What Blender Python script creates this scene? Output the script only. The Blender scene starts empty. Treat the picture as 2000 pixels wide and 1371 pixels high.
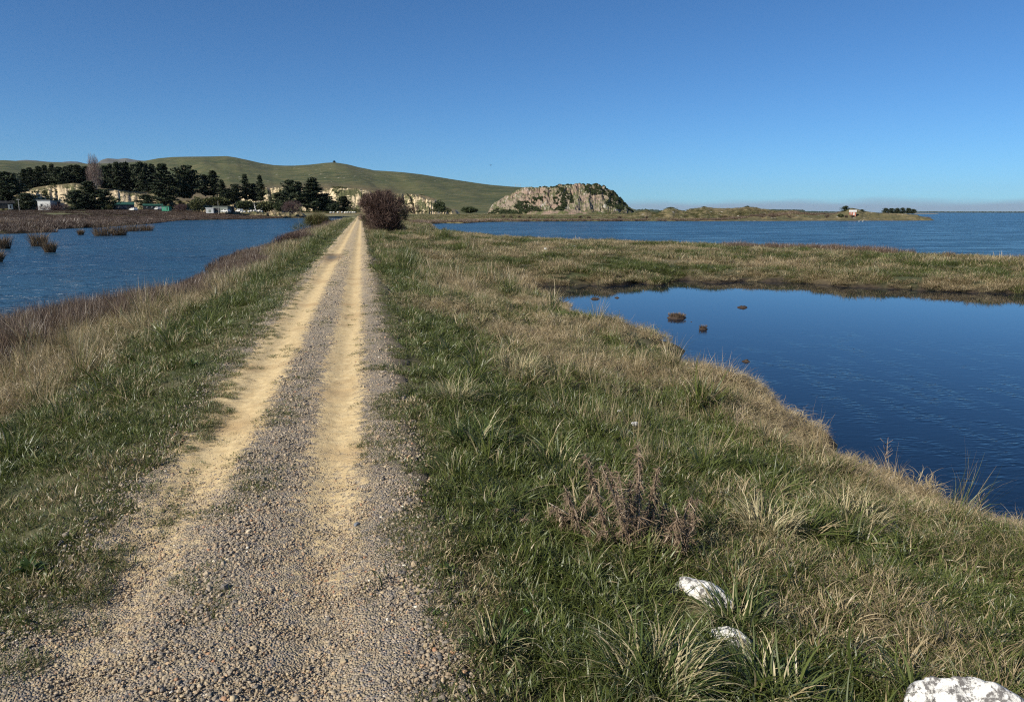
import bpy, math, random
import numpy as np
from mathutils import Vector, Matrix
random.seed(7)
R = math.radians
sc = bpy.context.scene
# ------------------------------------------------------------------ camera, sky, sun, exposure
FPX = 1444.4                      # focal length in photo pixels (26 mm on a 36 mm wide sensor)
PITCH = R(10.607)
YAW = R(11.351)                   # the track runs along +Y, the camera looks this much to its right
CAM = np.array([0.694, 0.0, 1.70])
cd = bpy.data.cameras.new("camera"); cam = bpy.data.objects.new("camera", cd); sc.collection.objects.link(cam)
cd.lens = 26.0; cd.sensor_width = 36.0; cd.sensor_fit = 'HORIZONTAL'; cd.clip_start = 0.05; cd.clip_end = 60000
cam.location = CAM; cam.rotation_euler = (math.pi/2-PITCH, 0, -YAW)
sc.camera = cam
SUN_EL, SUN_BEAR = R(35), R(-118)   # bearing clockwise from +Y
w = bpy.data.worlds.new("World"); sc.world = w; w.use_nodes = True
nt = w.node_tree; nt.nodes.clear()
wo = nt.nodes.new('ShaderNodeOutputWorld'); bg = nt.nodes.new('ShaderNodeBackground'); sky = nt.nodes.new('ShaderNodeTexSky')
sky.sky_type = 'NISHITA'; sky.sun_disc = False; sky.sun_elevation = SUN_EL; sky.sun_rotation = SUN_BEAR
sky.air_density = 0.7; sky.dust_density = 0.25; sky.ozone_density = 1.2; sky.altitude = 0
bg.inputs[1].default_value = 0.073
tint = nt.nodes.new('ShaderNodeMix'); tint.data_type = 'RGBA'; tint.blend_type = 'MULTIPLY'; tint.inputs[0].default_value = 1; tint.inputs[7].default_value = (.40, .76, 1.10, 1)
nt.links.new(sky.outputs[0], tint.inputs[6])
# the low bank of mauve haze lying far out over the sea, to the right
def _n(ty, **kw):
    q = nt.nodes.new(ty)
    for k, v in kw.items(): setattr(q, k, v)
    return q
_tc = _n('ShaderNodeTexCoord'); _sp = _n('ShaderNodeSeparateXYZ'); nt.links.new(_tc.outputs['Generated'], _sp.inputs[0])
_mp = _n('ShaderNodeMapping'); _mp.inputs['Scale'].default_value = (1, 1, 5); _nz = _n('ShaderNodeTexNoise'); _nz.inputs['Scale'].default_value = 14; _nz.inputs['Detail'].default_value = 4
nt.links.new(_tc.outputs['Generated'], _mp.inputs[0]); nt.links.new(_mp.outputs[0], _nz.inputs['Vector'])
_a = _n('ShaderNodeMath', operation='MULTIPLY_ADD'); nt.links.new(_nz.outputs[0], _a.inputs[0]); _a.inputs[1].default_value = -.012; nt.links.new(_sp.outputs[2], _a.inputs[2])
_r1 = _n('ShaderNodeMapRange', interpolation_type='SMOOTHSTEP'); nt.links.new(_a.outputs[0], _r1.inputs[0]); _r1.inputs[1].default_value = .0125; _r1.inputs[2].default_value = .0005
_dt = _n('ShaderNodeVectorMath', operation='DOT_PRODUCT'); nt.links.new(_tc.outputs['Generated'], _dt.inputs[0]); _dt.inputs[1].default_value = (math.sin(R(48)), math.cos(R(48)), 0)
_r2 = _n('ShaderNodeMapRange', interpolation_type='SMOOTHSTEP'); nt.links.new(_dt.outputs['Value'], _r2.inputs[0]); _r2.inputs[1].default_value = .78; _r2.inputs[2].default_value = .93; _r2.inputs[4].default_value = .80
_mu = _n('ShaderNodeMath', operation='MULTIPLY'); nt.links.new(_r1.outputs[0], _mu.inputs[0]); nt.links.new(_r2.outputs[0], _mu.inputs[1])
_mx = _n('ShaderNodeMix', data_type='RGBA'); nt.links.new(_mu.outputs[0], _mx.inputs[0]); nt.links.new(tint.outputs[2], _mx.inputs[6]); _mx.inputs[7].default_value = (2.9, 3.6, 4.9, 1)
nt.links.new(_mx.outputs[2], bg.inputs[0]); nt.links.new(bg.outputs[0], wo.inputs[0])
sd = bpy.data.lights.new("sun", 'SUN'); sd.energy = 5.0; sd.angle = R(0.53); sd.color = (1.0, 0.94, 0.84)
so = bpy.data.objects.new("sun", sd); sc.collection.objects.link(so)
sdir = Vector((math.sin(SUN_BEAR)*math.cos(SUN_EL), math.cos(SUN_BEAR)*math.cos(SUN_EL), math.sin(SUN_EL)))
so.rotation_euler = sdir.to_track_quat('Z', 'Y').to_euler(); so.location = (0, 0, 50)
vs = sc.view_settings; vs.view_transform = 'Standard'; vs.look = 'None'; vs.gamma = 1.0; vs.exposure = 0.42; vs.use_curve_mapping = False
sc.cycles.use_denoising = False; sc.cycles.max_bounces = 6; sc.cycles.pixel_filter_type = 'BLACKMAN_HARRIS'; sc.cycles.filter_width = 1.15; sc.cycles.transparent_max_bounces = 8
# ------------------------------------------------------------------ survey helpers
_f = np.array([math.sin(YAW)*math.cos(PITCH), math.cos(YAW)*math.cos(PITCH), -math.sin(PITCH)])
_r = np.array([math.cos(YAW), -math.sin(YAW), 0.0]); _u = np.cross(_r, _f)
def ray(px, py):
    return _f*FPX + _r*(px-1000) + _u*(685.5-py)
def gp(px, py, z):                # bearing and depression measured in the photograph -> point at height z
    d = ray(px, py); return CAM + d*((z-CAM[2])/d[2])
def dp(px, py, dist):             # the same at a known horizontal distance
    d = ray(px, py); return CAM + d*(dist/math.hypot(d[0], d[1]))
WATER = -1.15
def hash2(ix, iy, s):
    h = (ix.astype(np.int64)*374761393 + iy.astype(np.int64)*668265263 + s*2147483) & 0xffffffff
    h = ((h ^ (h >> 13))*1274126177) & 0xffffffff
    return ((h ^ (h >> 16)) & 0xffff)/65535.0
def vn(x, y, s=0):                # value noise 0..1
    x = np.asarray(x, float); y = np.asarray(y, float)
    ix = np.floor(x); iy = np.floor(y); fx = x-ix; fy = y-iy
    fx = fx*fx*(3-2*fx); fy = fy*fy*(3-2*fy)
    a = hash2(ix, iy, s); b = hash2(ix+1, iy, s); c = hash2(ix, iy+1, s); d = hash2(ix+1, iy+1, s)
    return (a*(1-fx)+b*fx)*(1-fy) + (c*(1-fx)+d*fx)*fy
def fbm(x, y, s=0, o=4, g=.5):
    t = 0; a = 1; n = 0
    for k in range(o):
        t = t + a*vn(x*2**k+17.3*k, y*2**k-9.1*k, s+k); n += a; a *= g
    return t/n
def sst(a, b, x):
    t = np.clip((np.asarray(x, float)-a)/(b-a), 0, 1); return t*t*(3-2*t)
# ------------------------------------------------------------------ mesh helpers
def mesh(name, V, F, mat=None, smooth=False, attrs=None, fattrs=None, midx=None, mats=None):
    me = bpy.data.meshes.new(name)
    V = np.asarray(V, dtype=np.float32)
    if isinstance(F, np.ndarray) and len(F):
        k = F.shape[1]; me.vertices.add(len(V)); me.vertices.foreach_set('co', V.ravel())
        me.loops.add(F.size); me.loops.foreach_set('vertex_index', F.ravel().astype(np.int32))
        me.polygons.add(len(F)); me.polygons.foreach_set('loop_start', np.arange(0, F.size, k, dtype=np.int32))
        me.update(calc_edges=True)
    else:
        me.from_pydata(V.tolist(), [], F if isinstance(F, list) else [])
    for m in (mats or ([mat] if mat else [])): me.materials.append(m)
    if smooth and len(me.polygons): me.polygons.foreach_set('use_smooth', [True]*len(me.polygons))
    if midx is not None: me.polygons.foreach_set('material_index', np.asarray(midx, dtype=np.int32))
    for k, v in (attrs or {}).items():
        a = me.attributes.new(k, 'FLOAT', 'POINT'); a.data.foreach_set('value', np.asarray(v, dtype=np.float32))
    me.update(); return me
def link(name, me, parent=None, loc=None):
    o = bpy.data.objects.new(name, me); sc.collection.objects.link(o)
    if parent is not None: o.parent = parent
    if loc is not None: o.location = loc
    return o
def tag(o, label=None, cat=None, group=None, kind=None):
    if label: o['label'] = label
    if cat: o['category'] = cat
    if group: o['group'] = group
    if kind: o['kind'] = kind
    return o
def empty(name, loc, rz=0, sc_=1.0):
    o = bpy.data.objects.new(name, None); sc.collection.objects.link(o); o.location = loc; o.rotation_euler = (0, 0, rz)
    o.scale = (sc_,)*3 if not hasattr(sc_, '__len__') else sc_
    o.empty_display_size = .3; return o
def grid_faces(nx, ny):
    i = np.arange(nx-1)[:, None]; j = np.arange(ny-1)[None, :]
    a = (i*ny+j); return np.stack([a, a+ny, a+ny+1, a+1], -1).reshape(-1, 4)
class MB:                          # collects shapes into one mesh
    def __init__(s): s.V = []; s.F = []; s.n = 0; s.A = {}
    def add(s, V, F, **at):
        V = np.asarray(V, float); s.V.append(V); s.F += [tuple(int(i)+s.n for i in f) for f in F]; s.n += len(V)
        for k, v in at.items(): s.A.setdefault(k, []).append(np.full(len(V), v) if np.isscalar(v) else np.asarray(v))
    def box(s, x0, x1, y0, y1, z0, z1, **at):
        V = [(x, y, z) for z in (z0, z1) for y in (y0, y1) for x in (x0, x1)]
        s.add(V, [(0, 2, 3, 1), (4, 5, 7, 6), (0, 1, 5, 4), (2, 6, 7, 3), (0, 4, 6, 2), (1, 3, 7, 5)], **at)
    def tube(s, P, Rr, n=6, **at):
        P = np.asarray(P, float); m = len(P); V = []
        for i in range(m):
            t = P[min(i+1, m-1)]-P[max(i-1, 0)]; t = t/(np.linalg.norm(t)+1e-9)
            a = np.cross(t, (0, 0, 1.) if abs(t[2]) < .9 else (1., 0, 0)); a /= np.linalg.norm(a); b = np.cross(t, a)
            for k in range(n):
                q = 2*math.pi*k/n; V.append(P[i]+(a*math.cos(q)+b*math.sin(q))*Rr[i])
        F = [(i*n+k, i*n+(k+1) % n, (i+1)*n+(k+1) % n, (i+1)*n+k) for i in range(m-1) for k in range(n)]
        F += [tuple(range(n))[::-1], tuple((m-1)*n+k for k in range(n))]
        s.add(V, F, **at)
    def prism(s, prof, x0, x1, **at):   # profile in (y,z) extruded along x
        n = len(prof); V = [(x0, y, z) for y, z in prof]+[(x1, y, z) for y, z in prof]
        s.add(V, [tuple(range(n)), tuple(range(2*n-1, n-1, -1))]+[(i, i+n, (i+1) % n+n, (i+1) % n) for i in range(n)], **at)
    def me(s, name, mat, smooth=False):
        return mesh(name, np.concatenate(s.V), s.F, mat, smooth, {k: np.concatenate(v) for k, v in s.A.items()})
    def build(s, name, mat, parent=None, smooth=False): return link(name, s.me(name, mat, smooth), parent)
# ------------------------------------------------------------------ material helpers
class NT:
    def __init__(s, name):
        s.m = bpy.data.materials.new(name); s.m.use_nodes = True; s.t = s.m.node_tree; s.t.nodes.clear()
        s.out = s.t.nodes.new('ShaderNodeOutputMaterial')
    def n(s, ty, **kw):
        nd = s.t.nodes.new(ty)
        for k, v in kw.items(): setattr(nd, k, v)
        return nd
    def l(s, a, b): s.t.links.new(a, b)
    def set(s, sock, v):
        if hasattr(v, 'is_output') or hasattr(v, 'links'): s.l(v, sock)
        elif hasattr(v, '__len__') and len(v) == 3 and sock.type == 'RGBA': sock.default_value = (*v, 1)
        else: sock.default_value = v
    def math(s, op, a, b=0.5, c=None, clamp=False):
        nd = s.n('ShaderNodeMath', operation=op, use_clamp=clamp); s.set(nd.inputs[0], a); s.set(nd.inputs[1], b)
        if c is not None: s.set(nd.inputs[2], c)
        return nd.outputs[0]
    def mix(s, f, a, b, blend='MIX'):
        nd = s.n('ShaderNodeMix', data_type='RGBA', blend_type=blend); s.set(nd.inputs[0], f); s.set(nd.inputs[6], a); s.set(nd.inputs[7], b); return nd.outputs[2]
    def attr(s, name, inst=False):
        nd = s.n('ShaderNodeAttribute', attribute_name=name, attribute_type='INSTANCER' if inst else 'GEOMETRY'); return nd.outputs['Fac']
    def obj(s): return s.n('ShaderNodeTexCoord').outputs['Object']
    def mapped(s, v, sc_=(1, 1, 1), rot=(0, 0, 0)):
        nd = s.n('ShaderNodeMapping'); s.l(v, nd.inputs[0]); nd.inputs['Scale'].default_value = sc_; nd.inputs['Rotation'].default_value = rot; return nd.outputs[0]
    def noise(s, v, scale, detail=3, rough=.55, col=False, dist=0.0):
        nd = s.n('ShaderNodeTexNoise'); s.l(v, nd.inputs['Vector']); nd.inputs['Scale'].default_value = scale; nd.inputs['Detail'].default_value = detail
        nd.inputs['Roughness'].default_value = rough; nd.inputs['Distortion'].default_value = dist; return nd.outputs[1 if col else 0]
    def vor(s, v, scale, out='Distance', feature='F1', rnd=1.0):
        nd = s.n('ShaderNodeTexVoronoi', feature=feature); s.l(v, nd.inputs['Vector']); nd.inputs['Scale'].default_value = scale; nd.inputs['Randomness'].default_value = rnd; return nd.outputs[out]
    def ramp(s, f, stops, interp='LINEAR'):
        nd = s.n('ShaderNodeValToRGB'); cr = nd.color_ramp; cr.interpolation = interp; s.set(nd.inputs[0], f)
        while len(cr.elements) < len(stops): cr.elements.new(.5)
        for e, (p, c) in zip(cr.elements, stops): e.position = p; e.color = (*c, 1) if len(c) == 3 else c
        return nd.outputs[0]
    def rng(s, v, a, b, c=0., d=1., smooth=False):
        nd = s.n('ShaderNodeMapRange', interpolation_type='SMOOTHSTEP' if smooth else 'LINEAR', clamp=True); s.set(nd.inputs[0], v)
        for i, q in enumerate((a, b, c, d)): nd.inputs[i+1].default_value = q
        return nd.outputs[0]
    def bump(s, h, strength=.5, dist=.01, normal=None):
        nd = s.n('ShaderNodeBump'); s.set(nd.inputs['Strength'], strength); s.set(nd.inputs['Distance'], dist); s.l(h, nd.inputs['Height'])
        if normal is not None: s.l(normal, nd.inputs['Normal'])
        return nd.outputs[0]
    def pbr(s, col, rough=.8, normal=None, spec=.3, **kw):
        nd = s.n('ShaderNodeBsdfPrincipled'); s.set(nd.inputs['Base Color'], col); s.set(nd.inputs['Roughness'], rough); nd.inputs['Specular IOR Level'].default_value = spec
        for k, v in kw.items(): s.set(nd.inputs[k], v)
        if normal is not None: s.l(normal, nd.inputs['Normal'])
        s.l(nd.outputs[0], s.out.inputs[0]); return s.m
    def leafy(s, col, trans=.3, rough=.6, spec=.25):
        nd = s.n('ShaderNodeBsdfPrincipled'); s.set(nd.inputs['Base Color'], col); nd.inputs['Roughness'].default_value = rough; nd.inputs['Specular IOR Level'].default_value = spec
        tr = s.n('ShaderNodeBsdfTranslucent'); s.set(tr.inputs[0], col); mx = s.n('ShaderNodeMixShader'); mx.inputs[0].default_value = trans
        s.l(nd.outputs[0], mx.inputs[1]); s.l(tr.outputs[0], mx.inputs[2]); s.l(mx.outputs[0], s.out.inputs[0]); return s.m
def simple(name, col, rough=.8, var=.25, scale=3., bump=.0):
    m = NT(name); c = m.obj(); n = m.noise(c, scale, 4)
    k = m.rng(n, .3, .7, 1-var, 1+var); cc = m.mix(1.0, col, k, 'MULTIPLY')
    mul = m.n('ShaderNodeVectorMath', operation='SCALE'); mul.inputs[0].default_value = col; m.l(k, mul.inputs['Scale'])
    return m.pbr(mul.outputs[0], rough, m.bump(n, .5, bump) if bump else None)
# ------------------------------------------------------------------ land outline at the water line (track frame, metres)
P = lambda px, py, z=WATER: tuple(gp(px, py, z)[:2])
LAND = [(-7.6, -12), (-7.7, 8), (-7.4, 14), (-7.3, 18), (-6.2, 23), (-5.5, 28), (-5.9, 34), (-6.6, 40), (-6.9, 46), (-6.1, 60), (-6.4, 75), (-7.6, 92), (-7.2, 110), (-6.4, 130), (-7.2, 160), (-6.6, 230), (-7.5, 330), (-9, 398)]
LAND += [(-20, 404), (-37, 398), (-43, 340), (-49, 318), (-58, 300), (-62, 284), (-58, 245), (-51, 200), (-51, 184), (-49, 165), (-50, 150), (-52, 138), (-44, 120), (-46, 112), (-62, 108), (-95, 96), (-140, 92), (-400, 80), (-3000, 60), (-12000, 60), (-12000, 14000), (6000, 14000), (2600, 6000), (700, 1500), (330, 700), (215, 420), (205, 350), (232, 312), (246, 287), (238, 281)]
LAND += [P(1700, 429.6), P(1560, 430.5), P(1400, 432), P(1200, 432.6), P(1000, 433.4), P(940, 434.3), P(905, 437), P(870, 436.5), P(832, 438.5), (16.5, 176), (14.2, 150), (12.6, 128), (10.9, 116), (12.6, 92), (15, 76), (18.5, 65), (24, 57), (29, 53), (30.5, 48), (32.5, 42.5), (36, 34), (41, 28), (55, 18), (56, 8), (36, 14)]
LAND += [P(2000, 573), P(1900, 571), P(1800, 567), P(1700, 561), P(1640, 560), P(1560, 551), P(1500, 550), P(1440, 549), P(1400, 553), P(1360, 549), P(1330, 546), P(1300, 549), P(1285, 556), P(1235, 551), P(1220, 557), P(1180, 560), P(1150, 556), P(1085, 558), (7.4, 29.0), (6.7, 27.0), (6.5, 23.5), (6.6, 21.5), (6.2, 19.4), (6.2, 17.2), (7.0, 15.8), (7.0, 14.3), (6.4, 13.2), (6.2, 12.3), (6.4, 11.5), (6.9, 10.6), (6.6, 9.7), (6.2, 9.2), (6.45, 8.5), (6.2, 7.9), (5.75, 7.3), (6.0, 6.7), (6.15, 6.2), (6.0, 5.6), (6.3, 5.0), (6.5, 4), (6.4, 2), (6.5, -12)]
LAND = np.array(LAND, float)
def sdf(X, Y, poly=LAND):
    sh = X.shape; x = X.ravel(); y = Y.ravel(); d2 = np.full(x.shape, 1e18); ins = np.zeros(x.shape, bool)
    for (ax, ay), (bx, by) in zip(poly, np.roll(poly, -1, 0)):
        ex, ey = bx-ax, by-ay; t = np.clip(((x-ax)*ex+(y-ay)*ey)/(ex*ex+ey*ey+1e-12), 0, 1)
        d2 = np.minimum(d2, (x-ax-t*ex)**2+(y-ay-t*ey)**2)
        if ay != by:
            c = (ay > y) != (by > y); ins ^= c & (x < ex*(y-ay)/ey+ax)
    return (np.sqrt(d2)*np.where(ins, 1, -1)).reshape(sh)
def ground_z(X, Y, s=None):
    if s is None: s = sdf(X, Y)
    wob = (fbm(X*1.1, Y*1.1, 5, 3)-.5)*.6*np.clip(np.hypot(X, Y)/12, .25, 1)      # ragged shoreline
    s2 = s+wob*sst(60, 10, np.abs(s))
    L = WATER+.10+.22*sst(0, 1.2, s2)+.18*sst(3, 14, s2)+.45*sst(12, 70, s2)
    L = L+sst(235, 400, Y)*sst(5, 60, s2)*(1.3+2.3*sst(-5, -70, X))
    a = np.maximum(np.abs(X)-1.05, 0); sp = np.maximum(s2, 0)
    p = np.where(X > 0, 1.25, 1.9)
    u = a/(a+sp+.05); emb = (1-u)**p
    z = L+(0-L)*emb
    tus = (fbm(X*1.6, Y*1.6, 9, 3)-.45)
    z = z+tus*.16*sst(1.2, 3.0, np.abs(X))*sst(.2, 1.5, s2)+(vn(X*.35, Y*.35, 3)-.5)*.22*sst(1.5, 4, np.abs(X))*sst(.5, 3, s2)
    z = np.where(s2 < 0, WATER+.10+np.clip(s2*.9, -1.2, 0), z)
    # wheel ruts and crown of the track
    r = -.035*(np.exp(-((X+.41)/.17)**2)+np.exp(-((X-.45)/.17)**2))
    return z+np.where(np.abs(X) < 1.3, r, 0)
def edge_at(x, y):                 # where the turf begins, left and right of the centre line
    n = (fbm(y*1.4+50*(x > 0), y*0, 21, 4)-.5)*2; n2 = (vn(y*5+80*(x > 0), y*0, 22)-.5)*2
    return np.where(x > 0, .98+.16*sst(7, 10, y)*sst(24, 17, y), .86-.17*sst(2.6, 3.4, y)*sst(8, 5.5, y))+.17*n+.06*n2
def gz(x, y): return float(ground_z(np.array([x]), np.array([y]))[0])
# ------------------------------------------------------------------ materials of the land
def mat_ground():
    m = NT("ground"); c = m.obj()
    n1 = m.noise(c, .35, 4); n2 = m.noise(c, 6, 4); n3 = m.noise(c, .02, 3)
    green = m.mix(m.rng(n2, .3, .7), (.030, .045, .014), (.075, .075, .030)); dry = m.mix(m.rng(n2, .3, .7), (.10, .075, .038), (.20, .16, .085))
    near = m.mix(m.rng(n1, .42, .62), green, dry)
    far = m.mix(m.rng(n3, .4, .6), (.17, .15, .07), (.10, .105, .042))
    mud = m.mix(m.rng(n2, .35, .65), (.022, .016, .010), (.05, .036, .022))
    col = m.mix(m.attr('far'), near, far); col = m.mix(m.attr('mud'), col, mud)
    return m.pbr(col, .9, m.bump(n2, .6, .03))
def mat_track():
    m = NT("gravel_track"); c = m.obj(); sep = m.n('ShaderNodeSeparateXYZ'); m.l(c, sep.inputs[0]); X, Y = sep.outputs[0], sep.outputs[1]
    wob = m.math('MULTIPLY', m.math('SUBTRACT', m.noise(c, .9, 3), .5), .22)
    fine = m.math('MULTIPLY', m.math('SUBTRACT', m.noise(c, 9, 4), .5), .35)
    xw = m.math('ADD', X, m.math('ADD', wob, fine))
    dl = m.math('ABSOLUTE', m.math('ADD', xw, .41)); dr = m.math('ABSOLUTE', m.math('SUBTRACT', xw, .46)); d = m.math('MINIMUM', dl, dr)
    rut = m.rng(m.math('ADD', d, m.math('MULTIPLY', m.math('LESS_THAN', X, .05), m.rng(Y, 4, 7, -.02, -.08))), .37, .06, 0, 1, True)
    nearf = m.rng(m.math('ADD', Y, m.math('MULTIPLY', m.noise(c, 1.3, 3), 3)), 3.9, 7.5, .22, 1.0)
    rut = m.math('MULTIPLY', rut, nearf)
    sand = m.mix(m.rng(m.noise(c, 14, 5), .3, .7), (.47, .34, .165), (.63, .485, .26))
    sand = m.mix(m.rng(m.noise(c, 1.1, 3), .50, .72), sand, (.42, .29, .14))
    cell = m.n('ShaderNodeTexVoronoi'); m.l(c, cell.inputs['Vector']); cell.inputs['Scale'].default_value = 105
    hs = m.n('ShaderNodeSeparateColor'); m.l(cell.outputs['Color'], hs.inputs[0])
    stone = m.ramp(hs.outputs[0], [(0, (.10, .092, .086)), (.30, (.20, .178, .158)), (.55, (.30, .25, .20)), (.78, (.40, .32, .20)), (.92, (.32, .18, .10)), (1, (.60, .53, .42))])
    gap = m.rng(cell.outputs['Distance'], .35, .75, 1, .35)
    grit = m.mix(m.rng(m.noise(c, 40, 3), .35, .65), (.15, .125, .09), (.40, .32, .205))
    gravel = m.mix(m.rng(m.noise(c, 25, 3), .42, .56), stone, grit)
    far_gravel = m.mix(m.rng(m.noise(c, 7, 4), .3, .7), (.27, .225, .165), (.42, .355, .265))
    gravel = m.mix(m.rng(Y, 6, 16), gravel, m.mix(.45, gravel, far_gravel))
    thin = m.rng(m.math('ADD', rut, m.math('MULTIPLY', m.math('SUBTRACT', m.noise(c, 22, 5), .5), 1.7)), .30, .80); thin = m.math('MAXIMUM', thin, m.math('MULTIPLY', m.rng(Y, 9, 26), m.rng(m.noise(m.mapped(c, (1, .3, 1)), 5, 3), .36, .60, .25, .75)))
    col = m.mix(thin, gravel, sand)
    # the damp hollow in the left rut about 30 m on
    v = m.n('ShaderNodeVectorMath', operation='SUBTRACT'); m.l(c, v.inputs[0]); v.inputs[1].default_value = (-.45, 29.5, 0)
    v2 = m.mapped(v.outputs[0], (2.1, .30, 0)); ln = m.n('ShaderNodeVectorMath', operation='LENGTH'); m.l(v2, ln.inputs[0])
    pd = m.math('ADD', ln.outputs['Value'], m.math('MULTIPLY', m.math('SUBTRACT', m.noise(c, 3, 3), .5), .5))
    col = m.mix(m.rng(pd, 1.0, .6), col, (.27, .19, .10)); col = m.mix(m.rng(pd, .5, .25), col, (.17, .14, .095))
    soil = m.rng(m.math('ADD', m.math('ABSOLUTE', X), m.math('MULTIPLY', m.math('SUBTRACT', m.noise(c, 3, 4), .5), .35)), .86, 1.02)
    col = m.mix(m.math('MULTIPLY', soil, .75), col, (.065, .05, .030))
    h = m.math('ADD', m.math('MULTIPLY', m.math('MULTIPLY', cell.outputs['Distance'], -1.0), m.rng(thin, 0, 1, 1, .12)), m.math('MULTIPLY', m.noise(c, 30, 4), .5))
    return m.pbr(col, .88, m.bump(h, .9, .012))
def mat_water(name, calm):
    m = NT(name); c = m.obj()
    big = m.noise(m.mapped(c, (1, 1, 1), (0, 0, R(20))), .035, 3)
    if calm:
        w1 = m.noise(m.mapped(c, (1.0, 2.6, 1), (0, 0, R(38))), 5.5, 2, .5, dist=.3); w2 = m.noise(m.mapped(c, (.5, 1.1, 1), (0, 0, R(30))), 1.1, 2)
        patch = m.noise(m.mapped(c, (1, .8, 1), (0, 0, R(25))), .16, 2); sep = m.n('ShaderNodeSeparateXYZ'); m.l(c, sep.inputs[0])
        zone = m.rng(m.math('ADD', sep.outputs[1], m.math('MULTIPLY', m.math('SUBTRACT', patch, .5), 14)), 18, 9, .05, 1, True)
        mott = m.rng(m.noise(m.mapped(c, (1, .45, 1), (0, 0, R(-60))), 2.3, 3), .44, .60, .12, 1.0)
        h = m.math('ADD', m.math('MULTIPLY', w1, .5), m.math('MULTIPLY', w2, .4))
        nrm = m.bump(h, 1.0, m.math('MULTIPLY', m.math('MULTIPLY', zone, mott), .021)); rough = .015
    else:
        w1 = m.noise(m.mapped(c, (.8, 1.9, 1), (0, 0, R(24))), 1.15, 4, .62, dist=.4); w2 = m.noise(m.mapped(c, (.6, 1.4, 1), (0, 0, R(34))), .30, 3)
        h = m.math('ADD', m.math('MULTIPLY', w1, .8), m.math('MULTIPLY', w2, 1.2))
        gust = m.noise(m.mapped(c, (.10, .42, 1), (0, 0, R(-11))), 1.0, 4, .65, dist=.5); gust2 = m.noise(m.mapped(c, (.35, 1.3, 1), (0, 0, R(-8))), 1.0, 3, .6)
        gk = m.math('ADD', m.math('MULTIPLY', gust, .6), m.math('MULTIPLY', gust2, .4)); h = m.math('ADD', h, m.math('MULTIPLY', gust2, .9))
        nrm = m.bump(h, 1.0, m.rng(gk, .36, .62, .12, 1.15)); rough = m.rng(gk, .38, .6, .14, .36)
    col = m.mix(m.rng(big, .35, .65), (.016, .052, .095), (.030, .080, .125)) if not calm else (.003, .008, .017)
    return m.pbr(col, rough, nrm, .5, IOR=1.333)
M_ground = mat_ground(); M_track = mat_track()
# ------------------------------------------------------------------ ground: one sheet to the horizon
def warp(n, lo, hi, k):            # spacing grows away from 0
    a = math.asinh(lo/k); b = math.asinh(hi/k); return np.sinh(np.linspace(a, b, n))*k
gx = warp(640, -14000, 14000, 5.0); gy = warp(760, -60, 15000, 9.0)
GX, GY = np.meshgrid(gx, gy, indexing='ij'); GS = sdf(GX, GY); GZ = ground_z(GX, GY, GS)
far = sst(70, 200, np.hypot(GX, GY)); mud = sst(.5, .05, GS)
GF = grid_faces(len(gx), len(gy))
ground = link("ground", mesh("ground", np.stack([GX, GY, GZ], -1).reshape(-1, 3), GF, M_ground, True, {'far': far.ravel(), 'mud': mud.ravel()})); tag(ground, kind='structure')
# track: a sheet of gravel laid on the ground, its ragged edges dipping under the turf
tx = np.linspace(-1.35, 1.35, 109); ty = np.concatenate([np.arange(-6, 8, .03), np.arange(8, 30, .1), np.arange(30, 120, .5), np.arange(120, 420, 3)])
TX, TY = np.meshgrid(tx, ty, indexing='ij')
edge = edge_at(TX, TY)
drop = sst(0, .12, np.abs(TX)-edge)
TZ = ground_z(TX, TY)+.022-drop*.10+.010*(fbm(TX*9, TY*9, 31, 3)-.5)*2
track = link("track", mesh("track", np.stack([TX, TY, TZ], -1).reshape(-1, 3), grid_faces(len(tx), len(ty)), M_track, True)); tag(track, kind='structure')
# water: the lake on both sides, and the still pond inside the spit
POND = np.array([(6.2, -12), (3.5, 3), (3.5, 20), (5.5, 31), (12, 36), (22, 33), (33, 24), (45, 16), (50, -12)], float)
wx = warp(220, -40000, 40000, 12); wy = warp(200, -300, 50000, 20)
WX, WY = np.meshgrid(wx, wy, indexing='ij'); WV = np.stack([WX, WY, np.full(WX.shape, WATER)], -1).reshape(-1, 3); WF = grid_faces(len(wx), len(wy))
ctr = WV[WF].mean(1); inp = sdf(ctr[:, 0], ctr[:, 1], POND) > 0
def submesh(name, V, F, mat):
    u, inv = np.unique(F, return_inverse=True); return mesh(name, V[u], inv.reshape(F.shape), mat)
tag(link("lake", submesh("lake", WV, WF[~inp], mat_water("lake_water", False))), kind='structure')
tag(link("pond", submesh("pond", WV, WF[inp], mat_water("pond_water", True))), kind='structure')
# ------------------------------------------------------------------ hills: relief patches between two distances
def interp(pts, x): p = np.array(pts, float); return np.interp(x, p[:, 0], p[:, 1])
def pol(px, dist, z): # horizontal direction of a bearing given by a horizon pixel
    d = ray(px, 415.0) if np.isscalar(px) else _f[None]*FPX+_r[None]*(px[..., None].reshape(-1, 1)-1000)+_u[None]*(685.5-415.0)
    d = np.asarray(d).reshape(-1, 3); h = np.hypot(d[:, 0], d[:, 1]); k = np.ravel(dist)/h
    return np.stack([CAM[0]+d[:, 0]*k, CAM[1]+d[:, 1]*k, np.ravel(z)], -1)
def crest_z(px, py, dist):
    px = np.asarray(px, float); d = _f[None]*FPX+_r[None]*(px.reshape(-1, 1)-1000)+_u[None]*(685.5-np.asarray(py, float).reshape(-1, 1))
    return (CAM[2]+d[:, 2]/np.hypot(d[:, 0], d[:, 1])*np.asarray(dist).ravel()).reshape(px.shape)
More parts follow.
